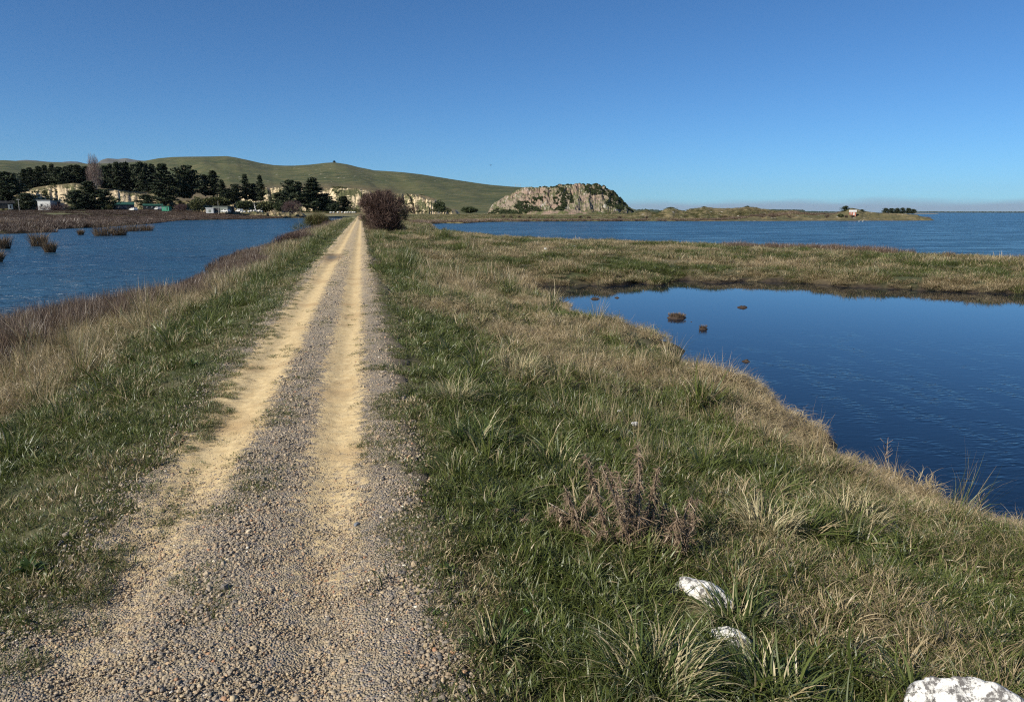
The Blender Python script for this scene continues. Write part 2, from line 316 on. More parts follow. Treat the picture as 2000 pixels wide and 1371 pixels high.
class Relief:
    def __init__(s, sil, front, crest, back, px0, px1, base=-.8, prof=1.0, noise=None, amp=0, soft=2.0):
        s.__dict__.update(locals())
    def z(s, px, d):
        px = np.asarray(px, float); d = np.asarray(d, float); fr = interp(s.front, px); cr = interp(s.crest, px); bk = interp(s.back, px)
        zc = crest_z(px, interp(s.sil, px), cr); t = np.where(d < cr, (d-fr)/(cr-fr), (bk-d)/(bk-cr)); t = np.clip(t, 0, 1)
        pr = s.prof(px, t) if callable(s.prof) else (sst(0, 1, t)*.5+t*.5)**s.prof
        end = sst(s.px0, s.px0+12, px)*sst(s.px1, s.px1-12, px) if s.soft else 1
        z = s.base+(zc-s.base)*pr*end
        if s.noise is not None: z = z+s.noise(px, d, t, zc)*end
        return z
    def build(s, name, mat, npx, nd, smooth=True, attrs=None, bias=None):
        px = np.linspace(s.px0, s.px1, npx); v = np.linspace(0, 1, nd) if bias is None else bias(np.linspace(0, 1, nd))
        fr = interp(s.front, px)[:, None]; bk = interp(s.back, px)[:, None]; D = fr+(bk-fr)*v[None]; PX = np.repeat(px[:, None], nd, 1)
        Z = s.z(PX, D); V = pol(PX, D, Z); at = attrs(PX, D, Z) if attrs else None
        o = link(name, mesh(name, V, grid_faces(npx, nd), mat, smooth, at)); tag(o, kind='structure'); return o
C_ = lambda v: [(0, v)]
HILL_SIL = [(-400, 345), (-200, 322), (0, 314), (20, 313.8), (60, 316), (100, 317.5), (180, 320.5), (240, 319.5), (290, 315.5), (318, 310), (345, 307.6), (370, 306.8), (450, 306.2), (470, 309), (490, 313), (515, 319), (540, 323), (560, 324), (580, 324), (610, 322), (640, 318.5), (658, 317.6), (680, 321), (705, 327), (733, 333), (765, 335), (790, 337), (825, 341), (850, 345), (900, 353), (940, 359), (960, 361.5), (1000, 365), (1040, 367.5), (1100, 375), (1160, 388), (1210, 402), (1260, 414), (1300, 416)]
def gully(px, d, t, zc):
    g = fbm(px*.012+t*1.5, t*1.6, 41, 3)-.5; r = np.abs(fbm(px*.03+t*1.2, t*.9, 47, 3)-.5)*2
    return (zc*.16*g-zc*.006*(1-r)**3)*4*t*(1-t)*np.clip(t*4, 0, 1)
hill = Relief(HILL_SIL, [(-400, 900), (500, 900), (900, 760), (1300, 700)], [(-400, 2300), (300, 2300), (700, 1900), (1000, 1500), (1300, 1200)], [(-400, 3600), (1300, 2000)], -400, 1300, -1, 1.05, gully)
def mat_hill():
    m = NT("hill_grass"); c = m.obj(); sep = m.n('ShaderNodeSeparateXYZ'); m.l(c, sep.inputs[0])
    n1 = m.noise(c, .006, 4); n2 = m.noise(m.mapped(c, (1, 1, .4)), .04, 4); n3 = m.noise(c, .15, 3)
    col = m.mix(m.rng(n1, .38, .62), (.038, .050, .015), (.074, .078, .028)); col = m.mix(m.rng(n2, .45, .7), col, (.12, .105, .042))
    brown = m.math('MULTIPLY', m.rng(m.math('ADD', sep.outputs[2], m.math('MULTIPLY', m.math('SUBTRACT', n1, .5), 22)), 54, 38), m.rng(sep.outputs[0], 90, 0))
    col = m.mix(m.math('MULTIPLY', brown, .9), col, (.125, .088, .046))
    col = m.mix(m.rng(n3, .3, .7, 0, .35), col, (.045, .055, .018))
    rock = m.math('MULTIPLY', m.rng(m.vor(m.mapped(c, (1, 1, .6)), .055), .13, .07), m.rng(m.noise(c, .007, 2), .53, .58))
    tr = m.rng(m.math('ABSOLUTE', m.math('SUBTRACT', m.noise(m.mapped(c, (1, .4, 2.2), (0, 0, R(30))), .012, 3), .5)), .006, .002, 0, .35)
    col = m.mix(tr, col, (.17, .15, .085)); col = m.mix(m.math('MULTIPLY', rock, .8), col, (.46, .42, .33))
    return m.pbr(col, .95, m.bump(m.math('ADD', n2, m.math('MULTIPLY', n1, 2.0)), .6, 7))
hill.build("green_hills", mat_hill(), 560, 90)
peak = Relief([(-400, 330), (-60, 322), (0, 317), (30, 314.5), (62, 311.6), (85, 313), (105, 315.2), (130, 315.8), (148, 314), (163, 314.8), (178, 319), (190, 324), (200, 318), (208, 311.5), (220, 308.0), (240, 309.4), (256, 307.8), (272, 311), (300, 314), (330, 317), (400, 330)], C_(5200), C_(7000), C_(9000), -400, 400, -1, 1.2,
              lambda px, d, t, zc: zc*.12*(fbm(px*.06, t*3, 51, 4)-.5)*4*t*(1-t))
peak.build("distant_peaks", simple("far_rock_slope", (.10, .10, .085), .9, .4, .004), 300, 30)
# terrace with loess cliffs in front of the hill
TER = [(420, 372), (455, 367), (490, 366.5), (520, 367.5), (560, 368), (600, 367.5), (640, 368), (680, 368.5), (700, 370), (725, 372), (760, 375.5), (790, 378.5), (815, 380), (835, 383.5), (850, 389), (860, 396), (868, 405), (880, 412), (900, 415)]
def cliff_prof(px, t):
    f = .72+.2*(vn(px*.05, 0*px, 61)-.5); return np.where(t < .25, t*.6, .15+.85*sst(.25, f, t))
def cliff_n(px, d, t, zc):
    q = px+(fbm(px*.06, d*.02, 66, 3)-.5)*26+t*9; g = np.abs(fbm(q*.06, d*.006, 63, 3)-.5)*2; k = fbm(px*.22, d*.06, 64, 3)-.5
    return (-(1-g)**3*5.0*vn(px*.03, px*0, 67)+k*1.8)*sst(.1, .4, t)*sst(.97, .75, t)
ter = Relief(TER, [(420, 600), (700, 590), (900, 570)], [(420, 680), (900, 640)], [(420, 1000), (900, 900)], 420, 900, -1, cliff_prof, cliff_n)
_oz = ter.z
def ter_z(px, d):  # flat top that runs back into the hill
    px = np.asarray(px, float); cr = interp(ter.crest, px); z = _oz(px, np.minimum(d, cr)); return np.where(d > cr, z+(d-cr)*.012, z)
ter.z = ter_z
def mat_cliff(name, veg=.5, scl=.12):
    m = NT(name); c = m.obj(); g = m.n('ShaderNodeNewGeometry'); sep = m.n('ShaderNodeSeparateXYZ'); m.l(g.outputs['True Normal'], sep.inputs[0])
    n1 = m.noise(m.mapped(c, (1, 1, .45), (0, 0, 0)), scl, 4, .6, dist=.6); n2 = m.noise(c, scl*6, 4); flat = m.rng(sep.outputs[2], .80, .93)
    loess = m.mix(m.rng(n2, .3, .7), (.62, .50, .32), (.42, .32, .19)); grn = m.mix(m.rng(n2, .35, .65), (.045, .055, .020), (.11, .105, .045))
    v = m.rng(m.math('ADD', n1, m.math('MULTIPLY', m.math('SUBTRACT', n2, .5), .35)), veg-.035, veg+.035)
    col = m.mix(v, loess, grn); col = m.mix(flat, col, m.mix(m.rng(n1, .4, .6), (.155, .115, .058), (.12, .105, .05)))
    return m.pbr(col, .95, m.bump(n2, .6, 1.2))
ter.build("terrace_cliff", mat_cliff("loess_cliff", .525, .09), 620, 130, bias=lambda v: np.where(v < .75, v/.75*.3, .3+(v-.75)/.25*.7))
# knoll under the pines on the left
KN = [(-300, 365), (-60, 375), (0, 400), (15, 391), (30, 383), (45, 376), (60, 370.5), (75, 366.5), (90, 364), (110, 362), (130, 360), (150, 358), (165, 360), (185, 366), (200, 368), (230, 370), (260, 374), (300, 376), (318, 381), (340, 390), (352, 394), (365, 392), (390, 388), (430, 390), (470, 394), (500, 396), (530, 404), (560, 412), (600, 416)]
def knoll_n(px, d, t, zc):
    g = fbm(px*.05, d*.03, 71, 3)-.5; return (g*3.2+(fbm(px*.2, d*.12, 72, 3)-.5)*1.8)*sst(.05, .3, t)*sst(1, .7, t)
knoll = Relief(KN, [(-300, 385), (600, 395)], [(-300, 425), (250, 418), (350, 425), (600, 430)], [(-300, 560), (600, 520)], -300, 600, -1, lambda px, t: np.where(t < .2, t*.8, .16+.84*sst(.2, .98, t)), knoll_n)
knoll.build("knoll", mat_cliff("knoll_loess", .49, .13), 520, 80)
# ------------------------------------------------------------------ rocky headland, grassy mounds, far shore
ROCK = [(948, 414), (958, 405), (966, 397), (976, 392), (986, 386), (1000, 378), (1014, 371.5), (1030, 367), (1048, 366.5), (1062, 366), (1072, 364.5), (1084, 362.5), (1096, 360), (1108, 358.6), (1122, 358), (1140, 358.4), (1156, 359), (1170, 360.5), (1180, 364), (1188, 369), (1196, 375), (1206, 384), (1214, 391), (1222, 397), (1230, 406), (1238, 414), (1246, 418)]
def vor2(x, y, s):                 # distance to, and value of, the nearest jittered cell
    ix = np.floor(x); iy = np.floor(y); best = np.full(np.shape(x), 9.); val = np.zeros(np.shape(x))
    for dx in (-1, 0, 1):
        for dy in (-1, 0, 1):
            cx, cy = ix+dx, iy+dy; jx = cx+hash2(cx, cy, s); jy = cy+hash2(cx, cy, s+7); d = np.hypot(x-jx, y-jy); k = d < best
            best = np.where(k, d, best); val = np.where(k, hash2(cx, cy, s+13), val)
    return best, val
def rock_n(px, d, t, zc):
    b1, v1 = vor2(px*.09+fbm(px*.05, d*.1, 80, 3)*2, d*.085, 81); b2, v2 = vor2(px*.28, d*.25, 83)
    lowk = np.clip(zc/9, .25, 1); h = t*13; b3, v3 = vor2(px*.16+fbm(px*.1, h*.4, 88, 2)*1.5, h*.55, 87)
    return lowk*.75*((v1-.5)*1.6-b1*.7+(v3-.5)*1.2-b3*.7+(vn(h*1.0+fbm(px*.035, h*.05, 89, 3)*5, px*.02, 90)-.5)*2.4+(fbm(px*.08, d*.06, 85, 4)-.5)*4.0+(fbm(px*.35, h*1.2, 86, 3)-.5)*1.5)*sst(.03, .25, t)*np.where(t > .8, sst(1.25, .8, t), 1)
rock = Relief(ROCK, [(940, 398), (1100, 388), (1250, 402)], C_(432), C_(500), 946, 1244, -1, lambda px, t: np.where(t < .12, t*1.6, .19+.81*sst(.10, 1.02, t)**.85), rock_n)
def mat_rock():
    m = NT("headland_rock"); c = m.obj(); g = m.n('ShaderNodeNewGeometry'); sep = m.n('ShaderNodeSeparateXYZ'); m.l(g.outputs['True Normal'], sep.inputs[0])
    n1 = m.noise(c, .055, 3); n2 = m.noise(c, .5, 4, .65); n3 = m.noise(c, 1.7, 3); n4 = m.noise(c, .18, 4)
    col = m.mix(m.rng(n1, .44, .56), (.25, .178, .130), (.225, .188, .135)); col = m.mix(m.rng(n2, .3, .7), m.mix(.5, col, (.26, .18, .13)), col)
    col = m.mix(m.math('MULTIPLY', m.rng(n4, .57, .64), m.rng(n3, .40, .60)), col, (.50, .47, .42))
    crack = m.rng(m.vor(m.mapped(c, (1, 1, .6)), .30, feature='DISTANCE_TO_EDGE'), .01, .06, .35, 1); col = m.mix(crack, (.10, .08, .06), col)
    gr = m.math('MULTIPLY', m.rng(sep.outputs[2], .60, .82), m.rng(n4, .40, .50)); col = m.mix(gr, col, (.075, .085, .028))
    return m.pbr(col, .9, m.bump(m.math('ADD', n2, m.math('MULTIPLY', n3, .4)), .5, .6))
rock.build("rocky_hill", mat_rock(), 560, 190, False)
MO = [(1225, 419), (1240, 416), (1252, 412.5), (1262, 411), (1272, 414), (1285, 417), (1292, 412), (1300, 408.5), (1308, 406.8), (1316, 407.5), (1326, 411.5), (1338, 413), (1348, 408.5), (1362, 407.6), (1374, 405.5), (1384, 406), (1394, 407.5), (1410, 408), (1430, 407.8), (1446, 406.5), (1458, 404.5), (1472, 405.2), (1484, 408), (1496, 410.5), (1512, 413), (1530, 412.4), (1550, 412.5), (1560, 415.5), (1568, 418), (1600, 419), (1630, 419), (1642, 414), (1655, 409), (1664, 406.6), (1674, 408.5), (1686, 412), (1698, 414), (1712, 415.5), (1740, 417), (1770, 418.2), (1790, 420), (1805, 424), (1822, 428), (1830, 430)]
mound = Relief(MO, [(1225, 246), (1500, 262), (1830, 300)], [(1225, 285), (1500, 300), (1700, 312), (1830, 308)], [(1225, 330), (1500, 345), (1830, 322)], 1222, 1832, -1.25, lambda px, t: .18*np.minimum(t*4, 1)+.82*sst(.25, 1, t),
               lambda px, d, t, zc: (fbm(px*.1, d*.15, 91, 4)-.5)*1.0*sst(.0, .4, t)*sst(1.0, .85, t))
def mat_mound():
    m = NT("mound_grass"); c = m.obj(); n1 = m.noise(c, .10, 4); n2 = m.noise(c, .6, 4); n3 = m.noise(c, .25, 2)
    col = m.mix(m.rng(n1, .35, .65), (.085, .080, .030), (.20, .155, .075)); col = m.mix(m.rng(n2, .45, .62, 0, .75), col, (.06, .055, .022))
    rk = m.math('MULTIPLY', m.rng(m.vor(c, .45), .26, .18), m.rng(n3, .54, .60)); col = m.mix(rk, col, (.50, .46, .38))
    return m.pbr(col, .95, m.bump(n2, .8, .5))
M_mound = mat_mound(); mound.build("grassy_mounds", M_mound, 700, 70)
M_fartree = simple("far_trees", (.030, .045, .030), .95, .35, .02)
def strip(name, sil, dist, depth, px0, px1, mat, jag, n, kind='stuff', base=-1.2):
    r = Relief(sil, C_(dist), C_(dist+depth*.5), C_(dist+depth), px0, px1, base, lambda px, t: np.minimum(1, 6*np.minimum(t, 1))**.5, lambda px, d, t, zc: (vn(px*n, px*0, 5)-.6+.5*(vn(px*n*2.7, d*.02, 6)-.5))*jag*sst(0, .2, t), 1)
    o = r.build(name, mat, int((px1-px0)*3), 9, False); o['kind'] = kind; return o
strip("far_woodland", [(1225, 412), (1240, 410.5), (1262, 408.5), (1280, 410.5), (1300, 411.5), (1340, 411.5), (1360, 413)], 1500, 120, 1215, 1372, M_fartree, 2.2, .35)
strip("far_plantation", [(1480, 409.6), (1500, 409.2), (1540, 409.6), (1568, 410), (1573, 412.8), (1590, 413), (1668, 413.6)], 1900, 150, 1478, 1670, M_fartree, 1.2, .6)
strip("far_flats", [(1560, 416.6), (1700, 416.3), (1790, 416.5), (1830, 417)], 1600, 300, 1555, 1835, simple("far_flat_grass", (.24, .20, .12), .95), .1, .2, 'structure')
strip("far_shore_trees", [(1700, 413.2), (1790, 413.4), (2050, 413.6), (2600, 413.6)], 5200, 260, 1735, 2600, M_fartree, 3.0, .8)
# ------------------------------------------------------------------ scattered ground cover (countless: stuff)
def scatter(name, pts, rz, scl, idx, coll, mat=None, tilt=None, attrs=None, kind='stuff', label=None):
    n = len(pts); me = bpy.data.meshes.new(name); me.vertices.add(n); me.vertices.foreach_set('co', np.asarray(pts, np.float32).ravel())
    rot = np.zeros((n, 3), np.float32); rot[:, 2] = rz
    if tilt is not None: rot[:, :2] = tilt
    a = me.attributes.new('rot', 'FLOAT_VECTOR', 'POINT'); a.data.foreach_set('vector', rot.ravel())
    sv = np.asarray(scl, np.float32); sv = np.repeat(sv[:, None], 3, 1) if sv.ndim == 1 else sv
    a = me.attributes.new('scl', 'FLOAT_VECTOR', 'POINT'); a.data.foreach_set('vector', np.ascontiguousarray(sv, dtype=np.float32).ravel())
    a = me.attributes.new('idx', 'INT', 'POINT'); a.data.foreach_set('value', np.asarray(idx, np.int32))
    for k, v in (attrs or {}).items(): a = me.attributes.new(k, 'FLOAT', 'POINT'); a.data.foreach_set('value', np.asarray(v, np.float32))
    o = link(name, me); ng = bpy.data.node_groups.new(name, 'GeometryNodeTree')
    ng.interface.new_socket('Geometry', in_out='INPUT', socket_type='NodeSocketGeometry'); ng.interface.new_socket('Geometry', in_out='OUTPUT', socket_type='NodeSocketGeometry')
    gi = ng.nodes.new('NodeGroupInput'); go = ng.nodes.new('NodeGroupOutput'); iop = ng.nodes.new('GeometryNodeInstanceOnPoints'); ci = ng.nodes.new('GeometryNodeCollectionInfo')
    ci.inputs['Collection'].default_value = coll; ci.inputs['Separate Children'].default_value = True; ci.inputs['Reset Children'].default_value = True
    def na(nm, ty): q = ng.nodes.new('GeometryNodeInputNamedAttribute'); q.data_type = ty; q.inputs['Name'].default_value = nm; return q.outputs['Attribute']
    L = ng.links.new; L(gi.outputs[0], iop.inputs['Points']); L(ci.outputs[0], iop.inputs['Instance']); iop.inputs['Pick Instance'].default_value = True
    L(na('idx', 'INT'), iop.inputs['Instance Index']); L(na('rot', 'FLOAT_VECTOR'), iop.inputs['Rotation']); L(na('scl', 'FLOAT_VECTOR'), iop.inputs['Scale']); L(iop.outputs[0], go.inputs[0])
    md = o.modifiers.new('scatter', 'NODES'); md.node_group = ng; o['kind'] = kind
    if label: o['label'] = label
    return o
def variants(name, meshes):        # source shapes live in a collection of their own, outside the scene
    c = bpy.data.collections.new(name)
    for i, me in enumerate(meshes): c.objects.link(bpy.data.objects.new("%s_%02d" % (name, i), me))
    return c
def blades(n, rad, h0, h1, wid, lean, droop, seed, segs=4, curl=.3, flat=0):
    """n ribbons rooted in a disk of radius rad; attributes: c = one random number per blade, t = height along it."""
    g = np.random.default_rng(seed); az = g.uniform(0, 2*np.pi, n); rr = rad*np.sqrt(g.uniform(0, 1, n)); ra = az+g.normal(0, .9, n)
    bx, by = rr*np.cos(ra), rr*np.sin(ra); H = g.uniform(h0, h1, n)*(1-.25*(rr/max(rad, 1e-6))); ln = np.clip(g.normal(lean, lean*.45, n), .03, 1.45); dr = np.clip(g.normal(droop, droop*.4, n), 0, 3)
    face = az+np.pi/2+g.normal(0, .6, n); W = wid*g.uniform(.6, 1.3, n); V = []; C = []; T = []; cu = g.normal(0, curl, n)
    px, py, pz = bx.copy(), by.copy(), np.zeros(n)-.01; ang = ln*.45; dirn = az.copy()
    for k in range(segs+1):
        t = k/segs; w_ = W*(1-t**1.8*.93)*(.75+.5*min(t*3, 1))*.5
        for s_ in (-1, 1):
            V.append(np.stack([px+s_*w_*np.cos(face), py+s_*w_*np.sin(face), pz], -1)); C.append(np.arange(n)*0+0.); T.append(np.full(n, t))
        st = H/segs; px = px+st*np.sin(ang)*np.cos(dirn); py = py+st*np.sin(ang)*np.sin(dirn); pz = pz+st*np.cos(ang); ang = np.minimum(ang+(ln*.55+dr*(t+.15))/segs*1.4, 2.7); dirn = dirn+cu/segs; face = face+cu/segs*.5
    V = np.stack(V, 1); cr = g.uniform(0, 1, n); C = np.repeat(cr[:, None], V.shape[1], 1); T = np.stack(T, 1)
    V[..., 2] = np.maximum(V[..., 2], -.02)
    m = 2*(segs+1); F = np.array([[2*k, 2*k+1, 2*k+3, 2*k+2] for k in range(segs)])
    F = (F[None]+(np.arange(n)*m)[:, None, None]).reshape(-1, 4)
    return V.reshape(-1, 3), F, C.ravel(), T.ravel()
def cat_b(parts):
    V, F, C, T = [], [], [], []; k = 0
    for v, f, c, t in parts: V.append(v); F.append(f+k); C.append(c); T.append(t); k += len(v)
    return np.concatenate(V), np.concatenate(F), np.concatenate(C), np.concatenate(T)
def tuft(name, parts, mat): V, F, C, T = cat_b(parts); return mesh(name, V, F, mat, True, {'c': C, 't': T})
def mat_grass(name, g1, g2, d1, d2, base=(.10, .075, .04), trans=.3):
    m = NT(name); c = m.attr('c'); t = m.attr('t'); dry = m.attr('dry', True); hue = m.attr('hue', True)
    sel = m.rng(m.math('SUBTRACT', m.math('ADD', dry, m.math('MULTIPLY', m.math('SUBTRACT', t, .5), .25)), c), -.06, .06)
    c2 = m.math('FRACT', m.math('MULTIPLY', c, 7.13)); k = m.math('ADD', m.math('MULTIPLY', c2, .55), m.math('MULTIPLY', hue, .45))
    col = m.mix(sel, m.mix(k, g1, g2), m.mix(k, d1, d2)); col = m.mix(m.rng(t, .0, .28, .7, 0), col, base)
    return m.leafy(col, trans, .42, .5)
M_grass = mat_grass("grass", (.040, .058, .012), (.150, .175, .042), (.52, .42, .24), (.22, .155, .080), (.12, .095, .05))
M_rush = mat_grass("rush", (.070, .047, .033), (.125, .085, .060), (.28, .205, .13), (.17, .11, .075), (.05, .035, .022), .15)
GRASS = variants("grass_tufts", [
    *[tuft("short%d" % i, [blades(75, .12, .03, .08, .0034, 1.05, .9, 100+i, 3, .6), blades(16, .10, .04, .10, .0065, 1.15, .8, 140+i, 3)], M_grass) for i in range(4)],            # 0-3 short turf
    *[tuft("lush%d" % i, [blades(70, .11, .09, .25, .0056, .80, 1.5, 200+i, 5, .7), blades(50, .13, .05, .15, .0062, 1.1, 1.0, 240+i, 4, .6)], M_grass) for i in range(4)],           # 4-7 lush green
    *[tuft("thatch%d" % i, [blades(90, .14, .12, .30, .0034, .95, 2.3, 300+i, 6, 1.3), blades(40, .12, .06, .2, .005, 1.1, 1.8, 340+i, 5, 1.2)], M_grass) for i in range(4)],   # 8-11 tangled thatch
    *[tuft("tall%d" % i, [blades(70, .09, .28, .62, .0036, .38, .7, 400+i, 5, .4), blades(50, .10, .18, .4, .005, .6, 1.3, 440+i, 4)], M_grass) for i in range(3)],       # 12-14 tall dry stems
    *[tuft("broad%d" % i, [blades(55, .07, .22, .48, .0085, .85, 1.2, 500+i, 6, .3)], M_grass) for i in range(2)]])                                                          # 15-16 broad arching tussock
COARSE = variants("coarse_tufts", [
    *[tuft("cturf%d" % i, [blades(90, .30, .06, .20, .012, .9, .9, 600+i, 3)], M_grass) for i in range(3)],                     # 0-2
    *[tuft("cthatch%d" % i, [blades(150, .30, .18, .44, .011, .85, 1.9, 620+i, 5, .9)], M_grass) for i in range(4)],             # 3-6
    *[tuft("ctall%d" % i, [blades(90, .26, .40, .80, .010, .35, .6, 640+i, 4, .2)], M_grass) for i in range(3)],                # 7-9
    *[tuft("crush%d" % i, [blades(150, .32, .35, .70, .010, .28, .25, 660+i, 3, .1)], M_rush) for i in range(3)]])              # 10-12
RUSH = variants("rush_tufts", [tuft("rush%d" % i, [blades(120, .16, .35, .68, .0042, .30, .25, 700+i, 4, .1)], M_rush) for i in range(3)] +
                [tuft("marsh%d" % i, [blades(260, .80, .5, 1.15, .018, .42, .45, 720+i, 4, .2)], M_rush) for i in range(3)])
G = np.random.default_rng(11)
ROCKS = [(1938, 1432, (.30, .15, .19), -.55, (0, .44), 21, "big white lichened boulder at the bottom right corner", .045), (1378, 1140, (.17, .062, .06), -.95, (0, .05), 22, "tapering white rock slab below the thistles", .045), (1428, 1222, (.10, .045, .045), -.8, (0, 0), 23, "low white rock half sunk in grass below the tapering slab", .05)]
ROCKPOS = {}
for a_ in ROCKS:
    q_ = gp(a_[0], a_[1], -.32); z_ = gz(q_[0], q_[1])+.12; q_ = gp(a_[0], a_[1], z_); ROCKPOS[a_[:2]] = (q_[0], q_[1])
EXCL = [(ROCKPOS[a_[:2]][0]-dx_, ROCKPOS[a_[:2]][1]-dy_, r_) for a_, r_, dx_, dy_ in zip(ROCKS, (.30, .15, .10), (.06, .05, .04), (.10, .14, .08))]+[(ROCKPOS[ROCKS[1][:2]][0], ROCKPOS[ROCKS[1][:2]][1], .13)]
HALF = R(48)
def sector(d0, d1, dens):          # points seen (with a wide margin) between two distances, uniform per square metre
    n = int(dens*HALF*(d1*d1-d0*d0)); r = np.sqrt(G.uniform(d0*d0, d1*d1, n)); a = G.uniform(-HALF, HALF, n)+YAW
    return CAM[0]+r*np.sin(a), CAM[1]+r*np.cos(a)
def dryness(x, y, s):
    """how straw-coloured the sward is: the fringe of the pond, the spit and the outer left bank are dry, the verge green."""
    n = fbm(x*.55, y*.55, 33, 4); n2 = fbm(x*.16, y*.16, 35, 3); right = x > 0
    a = np.abs(x)
    dr = .29+(n-.5)*2.5+(n2-.5)*1.0+.30*sst(2.2, 3.2, a)*sst(6.5, 4.5, y)*sst(3.6, 3.2, x)
    fringe = sst(1.5, .5, s)*sst(7, 14, np.hypot(x, y)); dr = np.where(right, dr+.50*sst(1.3, .5, s)-.16*sst(2.6, 1.3, a)-.18*sst(1.4, 2.6, s)*sst(9, 4, y), dr)
    dr = np.where(right & (y > 18), dr+.15, dr)
    L = .05+.70*sst(2.3+.9*(n2-.5), 3.4, a)+(n-.5)*.8; dr = np.where(right, dr, L)
    return np.clip(dr, .03, .96)
STALK = variants("stalk_tufts", [tuft("stalk%d" % i, [blades(16, .10, .6, 1.0, .0042, .30, .18, 800+i, 4, .1), blades(30, .12, .3, .6, .0035, .5, .8, 820+i, 4, .3)], M_grass) for i in range(4)])
def place_stalks():
    n = 1500; x = G.uniform(-7, -2.4, n); y = G.uniform(4, 60, n); s = sdf(x, y); q = fbm(x*.8, y*.8, 43, 2); k = (s > .6) & (q > .50) & (np.abs(x) > 2.5); x, y = x[k], y[k]
    n = 420; x2 = G.uniform(2.2, 6, n); y2 = G.uniform(5, 26, n); s2 = sdf(x2, y2); q2 = fbm(x2*.6, y2*.6, 44, 2); k = (s2 > .7) & (q2 > .60); x, y = np.concatenate([x, x2[k]]), np.concatenate([y, y2[k]]); n = len(x); m_ = G.uniform(.55, 1.0, n)
    scatter("dry_stalks", np.stack([x, y, ground_z(x, y)-.02], -1), G.uniform(0, 6.28, n), np.stack([m_, m_, m_*np.where(x > 0, .7, .85)], -1), G.integers(0, 4, n), STALK, tilt=G.normal(0, .12, (n, 2)), attrs={'dry': np.full(n, .97), 'hue': G.uniform(0, .45, n)})
RB0, RB1 = gp(1466, 489, -.85)[:2], gp(1672, 496, -.85)[:2]
def seg_d(x, y, a, b):
    ex, ey = b-a; t = np.clip(((x-a[0])*ex+(y-a[1])*ey)/(ex*ex+ey*ey), 0, 1); return np.hypot(x-a[0]-t*ex, (y-a[1]-t*ey)*.45)
def n_t(x, y): return fbm(x*1.7, y*1.7, 57, 3)
def place_grass():
    PT, RZ, SC, ID, DR, HU, TI = [], [], [], [], [], [], []; CP = [[] for _ in range(7)]; RP = [[] for _ in range(7)]
    def put(S, x, y, z, sc3, idx, dr, hu, tilt):
        n = len(x); S[0].append(np.stack([x, y, z], -1)); S[1].append(G.uniform(0, 2*np.pi, n)); S[2].append(sc3); S[3].append(idx); S[4].append(dr); S[5].append(hu); S[6].append(tilt)
    A = [PT, RZ, SC, ID, DR, HU, TI]
    for d0, d1, dens in ((1.2, 4.5, 300), (4.5, 8, 165), (8, 14, 62), (14, 22, 30)):
        x, y = sector(d0, d1, dens); s = sdf(x, y); k = (s > -.10) & (np.abs(x) > edge_at(x, y)-.02-G.exponential(.05, len(x))) & ((x < 0) | (s > .0)); x, y, s = x[k], y[k], s[k]
        z = ground_z(x, y, s); k = z > WATER+.0
        for ex, ey, er in EXCL: k &= np.hypot(x-ex, y-ey) > er
        x, y, s, z = x[k], y[k], s[k], z[k]; n = len(x); a = np.abs(x); e = edge_at(x, y)
        dr = dryness(x, y, s); q = fbm(x*1.3, y*1.3, 37, 3); u = G.uniform(0, 1, n); right = x > 0
        verge = sst(.10, .75, a-e)                                      # 0 at the gravel, 1 out in the rough
        verge = np.where(right, sst(.05, .55, a-e), sst(.45+.4*sst(8, 4, y), 1.25+.7*sst(8, 4, y), a-e+.5*(fbm(y*.5, y*0, 38, 2)-.5)))
        typ = np.where(u > verge, 0, np.where(dr > .62, 2, np.where(dr < .33, 1, np.where(q > .55, 2, 1))))
        typ = np.where((typ == 2) & (G.uniform(0, 1, n) < np.where(right, .03, .16)) & (a > 2.2), 3, typ)
        typ = np.where((typ == 1) & (G.uniform(0, 1, n) < .035), 4, typ)
        dr = np.where(typ == 0, np.clip(np.where(right, .26, .17)+(n_t(x, y)-.5)*1.4, .04, .8), dr)
        tq = fbm(x*3.1, y*3.1, 39, 2); keep = (typ != 3) | (tq > .5); typ = np.where(keep, typ, 2)
        # outer left bank: brown rushes
        rush = (~right) & (s < 2.5-2.5*(q-.5)) & (a > 3.4)
        cnt = np.array([4, 4, 4, 3, 2]); off = np.array([0, 4, 8, 12, 15]); idx = off[typ]+(G.uniform(0, 1, n)*cnt[typ]).astype(int)
        mag = np.where(typ == 0, G.uniform(.6, 1.25, n), G.uniform(.55, 1.15, n)); grow = {1.2: 1., 4.5: 1.05, 8: 1.2, 14: 1.45}[d0]; mag = mag*grow*(.75+.5*q); tus = np.clip(.30+1.45*fbm(x*2.6, y*2.6, 53, 2), .5, 1.6)*np.where(right & (s < 1.6), np.clip(.15+1.9*fbm(x*1.05, y*1.05, 54, 2), .55, 1.7), 1)
        hfac = np.where(right, .82, 1.0)*np.where(typ == 3, 1.0, .9)*np.where(right, .62+.38*sst(.3, 1.3, s), 1); sc3 = np.stack([mag, mag, mag*hfac*np.where(typ == 0, 1, tus)], -1)
        # grass lies over a little away from the wind
        ti = G.normal(0, .34, (n, 2))+np.where(typ[:, None] == 2, G.normal(0, .30, (n, 2)), 0)
        z = z-.01; g = ~rush; put(A, x[g], y[g], z[g], sc3[g], idx[g], dr[g], G.uniform(0, 1, g.sum()), ti[g])
        r = rush & (G.uniform(0, 1, n) < .6); nr = r.sum()
        put(RP, x[r], y[r], z[r], np.repeat((G.uniform(.7, 1.1, nr)*(grow**.5))[:, None], 3, 1), (G.uniform(0, 3, nr)).astype(int), np.clip(G.normal(.25, .15, nr), 0, 1), G.uniform(0, 1, nr), G.normal(0, .12, (nr, 2)))
